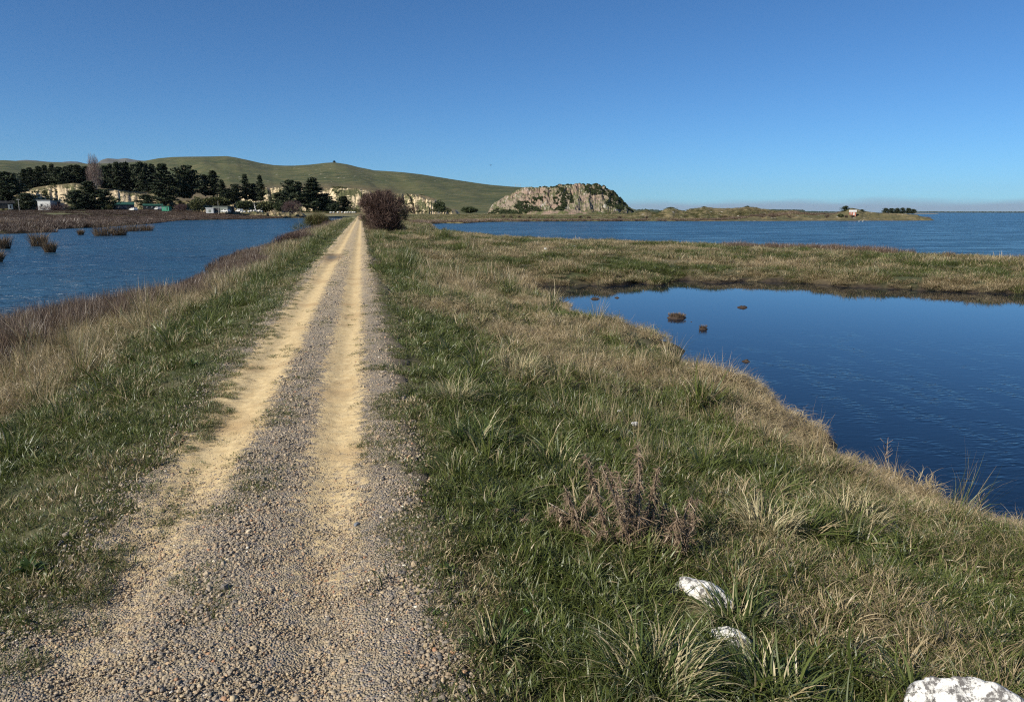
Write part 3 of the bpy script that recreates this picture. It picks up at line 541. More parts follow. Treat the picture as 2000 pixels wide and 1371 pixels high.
    for d0, d1, dens, gr in ((22, 36, 9.0, 1.0), (36, 62, 4.6, 1.25), (62, 110, 1.6, 1.7), (110, 200, .45, 2.6)):
        x, y = sector(d0, d1, dens); s = sdf(x, y); k = (s > -.3) & (np.abs(x) > edge_at(x, y)+.10*gr) & ((x < 60) | (y < 60)); x, y, s = x[k], y[k], s[k]
        z = ground_z(x, y, s); k = (z > WATER+.0) & ~((x < -30) | ((y > 170) & (x > 14))); x, y, s, z = x[k], y[k], s[k], z[k]; n = len(x); a = np.abs(x); dr = dryness(x, y, s); q = fbm(x*.5, y*.5, 37, 3); right = x > 0
        u = G.uniform(0, 1, n); verge = np.where(right, sst(1.0, 1.6, a), sst(1.9, 2.7, a)); typ = np.where(u > verge, 0, np.where(right, 1, np.where(u < .55, 2, 1)))
        typ = np.where(right & (q > .62) & (a < 8) & (typ == 1) & (u < .3), 2, typ)
        rush = ((~right) & (s < 2.4) & (a > 3.4)) | (right & (seg_d(x, y, RB0, RB1) < 1.5+1.5*(q-.4)))
        cnt = np.array([3, 4, 3]); off = np.array([0, 3, 7]); idx = off[typ]+(G.uniform(0, 1, n)*cnt[typ]).astype(int); idx = np.where(rush, 10+(G.uniform(0, 3, n)).astype(int), idx)
        mag = G.uniform(.7, 1.15, n)*gr; hh = np.where(rush, .8, .9*np.clip(.2+1.6*fbm(x*.8, y*.8, 55, 2), .5, 1.5))/gr**.55*np.where(typ == 0, .8, 1)*np.where(s < .8, .8, 1); ti = G.normal(0, .12, (n, 2))
        put(CP, x, y, z-.01, np.stack([mag, mag, mag*hh], -1), idx, np.where(rush, .2, dr), G.uniform(0, 1, n), ti)
    for nm, S, col in (("grass", A, GRASS), ("bank_rushes", RP, RUSH), ("tussock_grass", CP, COARSE)):
        S = [np.concatenate(v) for v in S]; print(nm, len(S[0])); scatter(nm, S[0], S[1], S[2], S[3], col, tilt=S[6], attrs={'dry': S[4], 'hue': S[5]})
place_grass(); place_stalks()
# ------------------------------------------------------------------ marsh and far-shore cover
def track_z(x, y): return ground_z(x, y)+.022
def marsh():
    x = G.uniform(-260, -20, 60000); y = G.uniform(88, 420, 60000); s = sdf(x, y)
    k = (s > .0)&(x < -28-.02*y)&(np.arctan2(x-CAM[0], y) > R(-30)-0*x)&(s < 75+40*vn(x*.03, y*.03, 5)); x, y, s = x[k], y[k], s[k]
    n1 = fbm(x*.045, y*.045, 95, 3); k = (n1 > .33+.10*sst(40, 110, s)) | (s < 5); x, y, s, n1 = x[k], y[k], s[k], n1[k]
    z = ground_z(x, y, s); n = len(x); sc_ = G.uniform(.7, 1.3, n)*(.45+1.3*fbm(x*.13, y*.13, 99, 3))
    scatter("marsh_rushes", np.stack([x, y, z-.05], -1), G.uniform(0, 6.28, n), np.stack([sc_*1.35, sc_*1.35, sc_*G.uniform(.6, .95, n)*(1-.45*sst(150, 260, y))], -1), 3+(G.uniform(0, 3, n)).astype(int), RUSH, tilt=G.normal(0, .08, (n, 2)), attrs={'dry': np.clip((fbm(x*.03, y*.03, 96, 2)-.48)*2.0, 0, .45), 'hue': np.clip((fbm(x*.12, y*.12, 97, 3)-.35)*3+G.normal(0, .15, n), 0, 1)})
    x = G.uniform(2, 270, 60000); y = G.uniform(165, 420, 60000); s = sdf(x, y); k = (s > .3) & (s < 90) & (np.arctan2(x, y) < R(48)); x, y, s = x[k], y[k], s[k]
    k = G.uniform(0, 1, len(x)) < np.where(s < 14, 1, .4); x, y, s = x[k], y[k], s[k]; n = len(x); z = ground_z(x, y, s); sc_ = G.uniform(1.2, 2.6, n)
    d = np.hypot(x-CAM[0], y); bx = np.degrees(np.arctan2(x-CAM[0], y)); pxv = 1000+1469*np.tan(np.radians(bx)-YAW); z = np.maximum(z, np.where((pxv > 1225) & (pxv < 1830), mound.z(pxv, d), -9)); z = np.maximum(z, np.where((pxv > 950) & (pxv < 1240), rock.z(pxv, d), -9)); k = z < 4; x, y, z, s, sc_ = x[k], y[k], z[k], s[k], sc_[k]; n = len(x)
    scatter("shore_grass", np.stack([x, y, z-.05], -1), G.uniform(0, 6.28, n), np.stack([sc_*1.2, sc_*1.2, sc_*.55], -1), np.where(s < 4, 10, 3)+(G.uniform(0, 3, n)).astype(int), COARSE, tilt=G.normal(0, .1, (n, 2)), attrs={'dry': np.clip(.45+(fbm(x*.05, y*.05, 98, 3)-.5)*1.6, 0, 1), 'hue': G.uniform(0, 1, n)})
marsh()
# ------------------------------------------------------------------ loose stones of the track
def pebble(seed, sub=1, amp=.22, flat=.62):
    import bmesh
    bm = bmesh.new(); bmesh.ops.create_icosphere(bm, subdivisions=sub, radius=1); g = np.random.default_rng(seed); f = g.uniform(.7, 1.25, 2)
    ph = g.uniform(0, 6, 6)
    for v in bm.verts:
        c = v.co; k = 1+amp*(math.sin(c.x*2.3+ph[0])+math.sin(c.y*2.9+ph[1])+math.sin(c.z*2.6+ph[2]))/2+g.normal(0, amp*.25); v.co = Vector((c.x*f[0]*k, c.y*f[1]*k, c.z*flat*k))
    me = bpy.data.meshes.new("pebble"); bm.to_mesh(me); bm.free(); return me
def mat_pebble():
    m = NT("pebble"); h = m.attr('hue', True); c = m.obj(); n = m.noise(c, 2.2, 3)
    col = m.ramp(h, [(0, (.075, .070, .066)), (.22, (.155, .135, .112)), (.42, (.26, .212, .155)), (.60, (.37, .295, .195)), (.74, (.30, .215, .135)), (.84, (.44, .35, .215)), (.91, (.32, .16, .085)), (.96, (.55, .42, .25)), (1, (.70, .64, .52))])
    k = m.n('ShaderNodeVectorMath', operation='SCALE'); m.l(col, k.inputs[0]); m.l(m.rng(n, .25, .75, .78, 1.25), k.inputs['Scale']); return m.pbr(k.outputs[0], .7, None, .35)
M_peb = mat_pebble(); PEB = []
for i in range(9):
    me = pebble(40+i, 1, .20 if i < 5 else .32, .62 if i < 5 else .75); me.materials.append(M_peb)
    if i < 5: me.polygons.foreach_set('use_smooth', [True]*len(me.polygons))
    PEB.append(me)
PEB = variants("pebbles", PEB)
def place_pebbles():
    Xs, Ys, Ss = [], [], []
    for y0, y1, dens, s0, s1 in ((1.6, 3.6, 12000, .0020, .0092), (3.6, 6, 6500, .0023, .0098), (6, 9.5, 2000, .0035, .0115), (9.5, 16, 480, .006, .014), (16, 30, 130, .009, .018)):
        n = int(dens*2.4*(y1-y0)); x = G.uniform(-1.2, 1.2, n); y = G.uniform(y0, y1, n); e = edge_at(x, y)
        sz = s0+(s1-s0)*G.uniform(0, 1, n)**3.2; big = G.uniform(0, 1, n) < .006; sz = np.where(big, sz*1.9, sz)
        wob = (fbm(x*.9, y*.9, 101, 3)-.5)*.2; xw = x+wob; d = np.minimum(np.abs(xw+.41)/1.15, np.abs(xw-.45)/.85); rut = sst(.30, .12, d)*sst(3.6, 6.8, y+(fbm(x*1.3, y*1.3, 102, 2)-.5)*2.4)
        clump = fbm(x*4, y*4, 103, 3); pr = (1-.93*rut)*np.clip(.72+.9*(clump-.42), .45, 1)
        coarse = (np.exp(-((xw-.02)/.2)**2)+sst(.65, .9, np.abs(xw))); sz = sz*(.85+.40*coarse)*np.where(rut > .5, .6, 1)
        k = (G.uniform(0, 1, n) < pr) & (np.abs(x) < e+.10*G.exponential(1, n)); Xs.append(x[k]); Ys.append(y[k]); Ss.append(sz[k])
    x, y, s = map(np.concatenate, (Xs, Ys, Ss)); n = len(x); z = track_z(x, y)+s*.12-sst(.95, 1.15, np.abs(x))*.03
    print("pebbles", n); wb = (fbm(x*.9, y*.9, 101, 3)-.5)*.2; dd = np.minimum(np.abs(x+wb+.41), np.abs(x+wb-.45)); hue = np.clip(np.where(G.uniform(0, 1, n) < .75*sst(.32, .08, dd), G.uniform(.5, .88, n), G.beta(1.5, 1.9, n))+(fbm(x*3, y*3, 105, 2)-.5)*.2, 0, 1)
    an = G.uniform(.75, 1.35, (n, 3)); scatter("track_pebbles", np.stack([x, y, z], -1), G.uniform(0, 6.28, n), s[:, None]*an, G.integers(0, 9, n), PEB, tilt=G.normal(0, .35, (n, 2)), attrs={'hue': hue})
place_pebbles()
# weeds in the crown of the track
def track_weeds():
    X, Y = [], []
    for px, py, rad, n in ((490, 962, .07, 26), (430, 1012, .04, 8), (552, 803, .08, 16), (540, 828, .07, 18), (392, 1140, .05, 16), (430, 1190, .05, 10), (735, 672, .14, 18), (722, 690, .10, 12), (768, 856, .05, 10), (755, 893, .06, 10), (712, 868, .06, 8), (575, 690, .14, 22), (580, 740, .10, 14), (640, 600, .2, 14), (740, 640, .2, 26), (745, 720, .12, 18), (520, 920, .08, 10), (505, 905, .1, 8), (700, 625, .25, 14), (738, 560, .3, 22), (612, 640, .2, 12), (735, 600, .25, 30), (340, 940, .2, 16), (300, 985, .2, 14)):
        c = gp(px, py, 0); X.append(c[0]+G.normal(0, rad, n)); Y.append(c[1]+G.normal(0, rad*1.8, n))
    y = G.uniform(6, 40, 260); x = G.normal(.02, .09, 260); k = fbm(x*2, y*.7, 111, 2) > .62; X.append(x[k]); Y.append(y[k])
    y = 2.2+G.exponential(9, 3200); sg = np.where(G.uniform(0, 1, 3200) < .5, -1, 1); e_ = edge_at(sg*1., y); x = sg*(e_-np.abs(G.normal(0, .13, 3200))); k = fbm(x*3, y*1.6, 113, 3) > .50; X.append(x[k]); Y.append(y[k])
    x, y = np.concatenate(X), np.concatenate(Y); n = len(x)
    scatter("track_weeds", np.stack([x, y, track_z(x, y)-.004], -1), G.uniform(0, 6.28, n), np.stack([G.uniform(.4, .85, n), G.uniform(.4, .85, n), G.uniform(.3, .65, n)], -1), G.integers(0, 4, n), GRASS, attrs={'dry': np.clip(G.normal(.18, .15, n), 0, 1), 'hue': G.uniform(0, .6, n)})
track_weeds()
# ------------------------------------------------------------------ foliage and twig clouds
def cloud(lobes, n, size, seed, shell=.55, elong=1., up=.3, tw=False, gaps=.0, gscale=1.2, out=.6):
    """n small faces through a set of ellipsoids (cx,cy,cz,rx,ry,rz); tw=True makes long thin twigs pointing outwards."""
    g = np.random.default_rng(seed); L = np.array(lobes, float); vol = (L[:, 3]*L[:, 4]*L[:, 5])**.8; k = g.choice(len(L), n, p=vol/vol.sum())
    d = g.normal(0, 1, (n, 3)); d /= np.linalg.norm(d, axis=1)[:, None]; r = g.uniform(0, 1, n)**shell; P_ = L[k, :3]+d*r[:, None]*L[k, 3:]
    keep = P_[:, 2] > 0
    if gaps: keep &= (vn(P_[:, 0]*gscale+P_[:, 2]*.7, P_[:, 1]*gscale+P_[:, 2]*gscale, seed) > gaps) | (g.uniform(0, 1, n) < .12)
    P_, d = P_[keep], d[keep]; n = len(P_); a = d*out+g.normal(0, .55, (n, 3))+np.array([0, 0, up]); a /= np.linalg.norm(a, axis=1)[:, None]
    b = np.cross(a, g.normal(0, 1, (n, 3))); b /= np.linalg.norm(b, axis=1)[:, None]+1e-9; s = size*g.uniform(.55, 1.35, n)[:, None]
    if tw:
        A = P_-a*s*elong*.5; B = P_+a*s*elong*.5; mid = (A+B)/2+g.normal(0, .10, (n, 3))*s*elong; w_ = b*s*.5
        V = np.stack([A-w_, A+w_, mid-w_*.7, mid+w_*.7, B-w_*.12, B+w_*.12], 1).reshape(-1, 3); F = np.array([[0, 1, 3, 2], [2, 3, 5, 4]])[None]+(np.arange(n)*6)[:, None, None]; c = np.repeat(g.uniform(0, 1, n), 6)
    else:
        q = b*s*.5; p_ = a*s*elong*.5; cr = np.cross(a, b)*s*.18; V = np.stack([P_-p_*.9, P_+q*.8-p_*.1+cr, P_+p_*1.1, P_-q*.8+cr*.5], 1).reshape(-1, 3); F = np.array([[0, 1, 2, 3]])[None]+(np.arange(n)*4)[:, None, None]; c = np.repeat(g.uniform(0, 1, n), 4)
    return V, F.reshape(-1, 4), c
def mat_leaf(name, c1, c2, c3=None, trans=.2, rough=.6):
    m = NT(name); c = m.attr('c'); o = m.obj(); n = m.noise(o, .8, 3); col = m.mix(m.math('ADD', m.math('MULTIPLY', c, .6), m.rng(n, .3, .7, 0, .4)), c1, c2)
    if c3: col = m.mix(m.rng(c, .90, .94), col, c3)
    return m.leafy(col, trans, rough)
M_pine = mat_leaf("pine_needles", (.018, .030, .016), (.062, .078, .034), (.09, .08, .040), .08)
M_bark = simple("bark", (.10, .075, .055), .9, .3, 6)
M_greybark = simple("grey_bark", (.34, .31, .27), .85, .3, 4)
M_redtwig = mat_leaf("red_brown_twigs", (.042, .024, .020), (.120, .072, .055), (.20, .14, .10), .02)
M_purple = mat_leaf("purple_brown_twigs", (.060, .034, .032), (.135, .085, .075), None, .02)
M_poplar = mat_leaf("bare_poplar_twigs", (.16, .11, .09), (.27, .20, .17), None, .02)
M_olive = mat_leaf("olive_leaves", (.045, .055, .020), (.12, .125, .045), (.16, .13, .06), .2)
M_darkleaf = mat_leaf("dark_leaves", (.026, .038, .016), (.080, .098, .036), None, .15)
M_broom = mat_leaf("broom_stems", (.050, .046, .014), (.135, .125, .035), (.12, .06, .035), .1)
M_brownbush = mat_leaf("brown_bush_twigs", (.030, .018, .014), (.080, .048, .036), None, .02)
def pine_crown(seed, H, w_, kind):
    """branches in rough whorls, each carrying clumps of needle-coloured faces; kind 0 conical, 1 broad and rounded."""
    g = np.random.default_rng(seed); lob = []; zb = .06*H if kind == 0 else .02*H; nb = 78
    for i in range(nb):
        t = (i+g.uniform(0, 1))/nb; z = zb+(H-zb)*t*.97
        prof = (1-t)**.85*(.55+.45*min(t*5, 1)) if kind == 0 else (1-t**2.4)**.6*(.75+.25*min(t*4, 1))
        L = w_*.5*prof*g.uniform(.62, 1.18)+.03*w_; az = g.uniform(0, 6.283); rise = g.uniform(.0, .38)*L
        for q in range(4):
            u = (q+.6)/3.8; r_ = .055*w_*(1.25-.5*u)*g.uniform(.8, 1.3)*(1.0 if kind == 0 else 1.15)
            lob.append((L*u*math.cos(az), L*u*math.sin(az), z+rise*u*u, r_*1.5, r_*1.5, r_*.62))
    lob.append((0, 0, H*.97, .03*w_, .03*w_, .05*H))
    V, F, c = cloud(lob, 8500, .034*w_+.12, seed, .45, 1.7, .25); return mesh("crown", V, F, M_pine, False, {'c': c})
def trunk_mesh(H, r, seed, mat=M_bark, fork=False):
    g = np.random.default_rng(seed); m = MB(); n = 7; P_ = [(g.normal(0, .006*H)*(i > 0), g.normal(0, .006*H)*(i > 0), H*i/(n-1)) for i in range(n)]; m.tube(P_, [r*(1.25-.25*min(i, 1))*(1-i/(n-1)*.85) for i in range(n)], 8)
    for k in range(9 if not fork else 6):
        z = H*g.uniform(.2, .8); a = g.uniform(0, 6.28); L = H*.16*g.uniform(.6, 1.2); m.tube([(0, 0, z), (L*.5*math.cos(a), L*.5*math.sin(a), z+L*.2), (L*math.cos(a), L*math.sin(a), z+L*.5)], [r*.32, r*.2, r*.06], 5)
    return m.me("trunk", mat, True)
PINES = []
for i, (kind, seed) in enumerate([(0, 1), (0, 2), (0, 3), (1, 4), (1, 5), (1, 6)]):
    H, w_ = (20., 10.) if kind == 0 else (16., 15.); PINES.append((kind, H, w_, pine_crown(900+seed, H, w_, kind), trunk_mesh(H*.92, .32, seed)))
def surf(px, d, base='knoll'):     # height of the land a tree stands on
    p = pol(float(px), d, 0)[0]; z = gz(p[0], p[1])
    if base == 'knoll': z = max(z, float(knoll.z(np.array([px]), np.array([d]))[0]))
    if base == 'mound': z = max(z, float(mound.z(np.array([px]), np.array([d]))[0]))
    if base == 'hill': z = max(z, float(hill.z(np.array([px]), np.array([d]))[0]))
    return p[0], p[1], z
def pine(px, top, wpx, d, kind, label, group, rz=0, base='knoll', basepy=None, nm=None):
    x, y, z = surf(px, d, base)
    if basepy is not None: z = float(crest_z(np.array([px]), np.array([basepy]), [d])[0])
    zt = float(crest_z(np.array([px]), np.array([top]), [d])[0]); h = max(zt-z+.3, .5); W_ = wpx*1.38/1469*d
    pool = [p for p in PINES if p[0] == kind]; k, H, w_, cr, tr = pool[int(abs(px*7+d)) % 3]
    e = empty(nm or ('pine_tree' if kind == 0 else 'cypress_tree'), (x, y, z-.3), rz if rz else (px*1.7) % 6.28, (W_/w_, W_/w_, (h+.3)/H)); tag(e, label, 'tree', group)
    link('trunk', tr, e); link('crown', cr, e); return e
ORD = "first second third fourth fifth sixth seventh eighth ninth tenth eleventh twelfth thirteenth fourteenth".split()
for i, (px, top, w_, d) in enumerate([(61, 336, 26, 450), (76, 333, 26, 452), (91, 331, 26, 450), (104, 331, 26, 452), (118, 333, 26, 450), (130, 334, 26, 454), (154, 333, 28, 450), (168, 335, 26, 452)]): pine(px, top, w_, d, 1, 'shaded pine of the back row, its top between the %s and next crest pine' % ORD[i], 'back row of pines on the knoll')
gA = "pines along the crest of the pale knoll"
for i, (px, top, w_, d) in enumerate([(55, 331, 22, 432), (67, 328.5, 24, 440), (84, 326, 24, 434), (97, 323.5, 20, 446), (111, 321.5, 22, 438), (124, 328, 26, 432), (136, 327, 20, 446), (147, 325, 26, 440), (160, 323, 26, 434), (173, 327.5, 26, 438)]):
    pine(px, top, w_, d, i % 2 if w_ > 25 else 0, "dark pine %s from the left in the crest row left of the bare poplar" % ORD[i], gA)
gB = "pines behind the right part of the knoll"
for i, (px, top, w_, d) in enumerate([(214, 326, 26, 440), (223, 321, 22, 448), (235, 317, 26, 436), (246, 320, 22, 448), (254, 317, 26, 438), (266, 322, 24, 446), (280, 319, 26, 436), (292, 320, 26, 446), (304, 321, 28, 438)]):
    pine(px, top, w_, d, 0 if i % 3 else 1, "dark pine %s from the left in the dense stand right of the bare poplar" % ORD[i], gB)
gC = "scattered pines between the knoll and the track"
for px, top, w_, d, kind, bpy_, lab in [
    (18, 338, 56, 402, 1, 402, "broad dark cypress cut by the left edge of the photo, above the black barn"),
    (42, 352, 10, 418, 0, 372, "tiny narrow pine standing alone at the left shoulder of the knoll"),
    (323, 320, 48, 408, 0, 398, "tallest broad pine dropping over the right end of the pale knoll"),
    (340, 345, 22, 425, 0, 392, "thin shaded pine tucked behind the tallest knoll pine"),
    (354, 329, 20, 428, 0, 384, "narrow pine peeping up left of the twin topped pine"),
    (370, 325.5, 46, 416, 1, 386, "full crowned pine in the middle of the left tree group, behind the olive bush"),
    (404, 342, 26, 424, 0, 383, "left of the two touching pines above the grey green shed"), (420, 334, 34, 418, 0, 384, "right of the two touching pines above the grey green shed"),
    (437, 352, 22, 410, 0, 394, "smaller sloping pine right behind the grey green shed"), (463, 361, 26, 416, 1, 392, "low bushy pine left of the tall spiky pine"),
    (482, 340.5, 24, 420, 0, 392, "tall spiky pine with a bare lower stem above the dead white tree"), (497, 360, 22, 424, 1, 392, "low rounded pine between the two tall spiky pines"),
    (511, 343, 22, 418, 0, 393, "rightmost tall spiky pine, touching the left end of the cream cliff"),
    (546, 378, 30, 400, 1, 405, "low dark pine in front of the left end of the cream cliff"), (570, 353.5, 34, 398, 1, 402, "ragged left crown of the big pine clump before the cliff"),
    (586, 356, 30, 404, 0, 402, "middle crown of the big pine clump before the cliff"), (613, 348, 54, 392, 0, 410, "largest dark pine before the cream cliff, broad at its foot"),
    (633, 380, 36, 394, 1, 411, "low spreading pine leaning off the largest pine's right side"), (672, 384, 40, 388, 0, 413, "lone pointed pine over the white stones left of the track"),
    (556, 372, 26, 404, 0, 405, 'dark pine squeezed between the low left pine and the ragged crown of the clump'), (600, 366, 34, 408, 0, 408, 'shaded pine behind the gap left of the largest dark pine'), (645, 392, 30, 398, 1, 412, 'low dark tree closing the gap between the largest pine and the lone pointed pine'), (450, 370, 26, 420, 1, 394, 'low shaded pine behind the smaller sloping pine'),
    (655, 398, 20, 384, 1, 412, "grey green low tree beside the white stones"),
    (151, 374, 34, 376, 1, 412, "left lower crown of the big tree beside the white hut"), (178, 355, 50, 380, 0, 411, "tallest crown of the big dark tree beside the white hut"),
    (203, 372, 36, 378, 1, 411, "right shaded crown of the big tree, beside the dark green barn"),
    (53, 379, 30, 388, 1, 407, "dark rounded tree between the power pole and the white hut"), (288, 382, 30, 402, 1, 401, "black rounded tree against the loess face above the green roofed house")]:
    pine(px, top, w_, d, kind, lab, gC, basepy=bpy_, nm=None)
# bare poplar
def twiggy(name, label, cat, loc, lobes, n, size, elong, mat, seed, stems, group=None, up=.3, gaps=0., stemr=.05, stemmat=None, shell=.6, leaf=False, out=.6, gscale=1.2, partname=None):
    e = empty(name, loc); tag(e, label, cat, group); V, F, c = cloud(lobes, n, size, seed, shell, elong, up, not leaf, gaps, gscale, out)
    link(partname or ('foliage' if leaf else 'crown'), mesh("crown", V, F, mat, False, {'c': c}), e); g = np.random.default_rng(seed+1); m = MB(); L = np.array(lobes, float)
    for k in range(stems):
        t = L[g.integers(0, len(L))]; b = g.normal(0, .12, 2)*min(1, t[3]); tip = t[:3]+g.normal(0, .45, 3)*t[3:]; tip[2] = max(tip[2], .1); mid = np.array([b[0], b[1], 0])*.4+tip*.6; mid[2] = tip[2]*.5; mid += g.normal(0, .08, 3)*t[3]
        m.tube([(b[0], b[1], -.1), mid, tip], [stemr, stemr*.65, stemr*.15], 5)
    m.build('stem', stemmat or M_bark, e, True); return e
x, y, z = surf(192, 414); k_ = 414/1469
twiggy("poplar_tree", "tall bare pinkish poplar rising out of the dark pines", "tree", (x, y, z-1), [(0, 0, 10, 2.8, 2.8, 8), (-1.8, 0, 8, 2.2, 2.2, 6), (1.8, 0, 9, 2.2, 2.2, 6.5), (.6, 0, 13.2, 1.6, 1.6, 4.6), (-1.6, 0, 13.5, 1.1, 1.1, 4.4)], 5200, .045, 32, M_poplar, 55, 12, up=2.2, stemr=.16, stemmat=M_greybark)
# ------------------------------------------------------------------ bushes
def at_(px, py, z): c = gp(px, py, z); return c[0], c[1]
bx, by = at_(748, 458, -.35); bz = gz(bx, by); u = .048
big = twiggy("thorn_bush", "large dense dark red brown leafless bush beside the track", "bush", (bx, by, bz-.05),
    [(.35, 0, 2.0, 1.7, 1.6, 1.6), (.0, 0, 2.9, 1.2, 1.2, .95), (-.95, -.1, 2.85, 1.1, 1.1, .8), (-1.8, -.2, 2.75, .5, .5, .36), (-.55, -.1, 1.0, 1.35, 1.3, .95), (.75, 0, 1.0, 1.05, 1.1, 1.0), (.3, 0, 2.1, 2.0, 1.8, 1.85), (-.7, 0, 2.7, 1.5, 1.4, 1.15), (-1.5, 0, 3.35, .4, .4, .35), (.5, 0, 3.75, .5, .5, .35), (1.7, 0, 2.9, .45, .5, .45), (2.15, 0, 1.6, .4, .4, .5), (-1.9, 0, 1.5, .45, .4, .35), (1.2, 0, .5, 1.1, .8, .5), (-.3, 0, 3.7, .4, .4, .4)], 34000, .018, 26, M_redtwig, 61, 46, up=.35, gaps=.22, gscale=1.7, stemr=.045, stemmat=M_redtwig, shell=.42)
x, y = at_(622, 441, -.8); z = gz(x, y)
twiggy("broom_bush", "rounded yellow green and rust broom bush on the left bank", "bush", (x, y, z-.3), [(0, 0, 1.8, 2.1, 1.8, 1.6), (-1.6, 0, 1.9, 1.2, 1.2, .9), (1.2, 0, 1.5, 1.4, 1.2, 1.2)], 9000, .03, 24, M_broom, 62, 22, up=.9, stemr=.03, stemmat=M_broom)
twiggy("brown_shrub", "rust coloured low shrub on the right flank of the broom bush", "bush", (x+2.0, y-2, z-.3), [(0, 0, .9, 1.3, 1.2, 1.0)], 3200, .03, 22, M_redtwig, 63, 14, up=.5, stemr=.03)
x, y = at_(588, 452, -.75); z = max(gz(x, y), WATER)
twiggy("bare_shrub", "thin bare shrub with pale grey branches standing over the water", "bush", (x, y, z), [(0, 0, 1.0, 1.1, .9, .8), (-.7, 0, .7, .8, .7, .55), (.6, 0, 1.2, .7, .7, .6)], 1300, .012, 34, M_olive, 64, 26, up=.4, stemr=.022, stemmat=M_greybark)
x, y = at_(590, 476, -.35); z = gz(x, y)
twiggy("shrub_mound", "low mounded rust red shrub over a dark green skirt on the left bank", "bush", (x-.2, y+.8, z-.2), [(0, 0, .55, 1.35, 1.2, .55), (-.9, .5, .5, 1.0, .9, .45), (.9, .2, .4, .8, .8, .42)], 9000, .014, 18, M_redtwig, 65, 10, up=.8, stemr=.02, out=.9)
twiggy("leafy_shrub", "dark green shaded shrub at the foot of the rust red mound", "bush", (x+.75, y-.3, z-.1), [(0, 0, .35, .95, .8, .42), (.8, .4, .25, .5, .5, .3), (-.8, -.4, .3, .6, .5, .3)], 3200, .07, 1.6, M_darkleaf, 66, 6, leaf=True, stemr=.015)
x, y = at_(560, 487, -.6); z = max(gz(x, y), WATER)
# fallen pale branch over the water
m = MB(); a = gp(500, 484, -.85); b = gp(530, 472, -.55); c = gp(548, 468, -.45); m.tube([a, b, c], [.012, .02, .03], 6); m.tube([b, b+(b-a)*.4+np.array([0, 0, .15])], [.012, .004], 5)
tag(m.build("fallen_branch", M_greybark, None, True), "thin pale branch arching low over the water beside the red brown mound", "branch")
# shrubs among the houses and under the cliff
def far_bush(name, label, px, py, wpx, hpx, d, mat, leaf, seed, n=1600, group=None, size=None, base=None):
    x, y, z = surf(px, d, base or 'none'); z = float(crest_z(np.array([px]), np.array([py]), [d])[0]); w_ = wpx/1469*d/2; h = hpx/1469*d; g = np.random.default_rng(seed)
    lob = [(0, 0, h*.5, w_*.75, w_*.6, h*.5)]+[(g.uniform(-.55, .55)*w_, g.uniform(-.3, .3)*w_, h*g.uniform(.3, .6), w_*g.uniform(.3, .5), w_*.4, h*g.uniform(.3, .45)) for _ in range(4)]
    sz = size or (.10 if leaf else .012)*(1 if leaf else 1)*max(w_, 1); return twiggy(name, label, 'bush', (x, y, z-.1), lob, n, sz, 1.5 if leaf else 14, mat, seed, 8, group, up=.5, leaf=leaf, stemr=.02*max(w_, 1), stemmat=M_bark)
far_bush("bare_shrub", "wide leafless purple shrub beside the white hut", 108, 412.5, 64, 15, 372, M_purple, False, 70, 4500, size=.06)
far_bush("bare_shrub", "leafless purple brown shrub before the ragged pine clump", 572, 417, 50, 26, 372, M_purple, False, 71, 5000, size=.06)
far_bush("bare_shrub", "dull purple shrub right of the green caravan", 352, 412, 34, 14, 385, M_purple, False, 72, 2600, size=.05)
far_bush("round_bush", "round olive green bush left of the grey green shed", 389, 413, 36, 27, 384, M_olive, True, 73, 2600)
far_bush("round_bush", "sprawling olive bush behind the grey green shed", 425, 405, 58, 19, 398, M_olive, True, 74, 3000)
far_bush("round_bush", "dark green bushes below the dead white tree", 478, 409, 40, 17, 392, M_darkleaf, True, 75, 2400)
far_bush("round_bush", "brownish bush right of the dead white tree", 520, 414, 48, 20, 394, M_olive, True, 76, 2600)
far_bush("round_bush", "dark green bush on the near slope left of the purple shrub by the pines", 545, 413, 30, 20, 388, M_darkleaf, True, 77, 2000)
far_bush("round_bush", "grey green bush in front of the dark green barn", 214, 409, 22, 10, 374, M_olive, True, 78, 1400)
far_bush("bare_shrub", "wide brown leafless shrub under the middle of the cream cliff", 806, 417, 42, 20, 420, M_brownbush, False, 79, 3000, size=.05)
far_bush("round_bush", "dark bushes at the right end of the cream cliff", 858, 415, 32, 24, 520, M_darkleaf, True, 80, 2600)
far_bush("round_bush", "low dark bush between the cliff and the rocky headland", 915, 416, 42, 12, 470, M_darkleaf, True, 81, 2400)
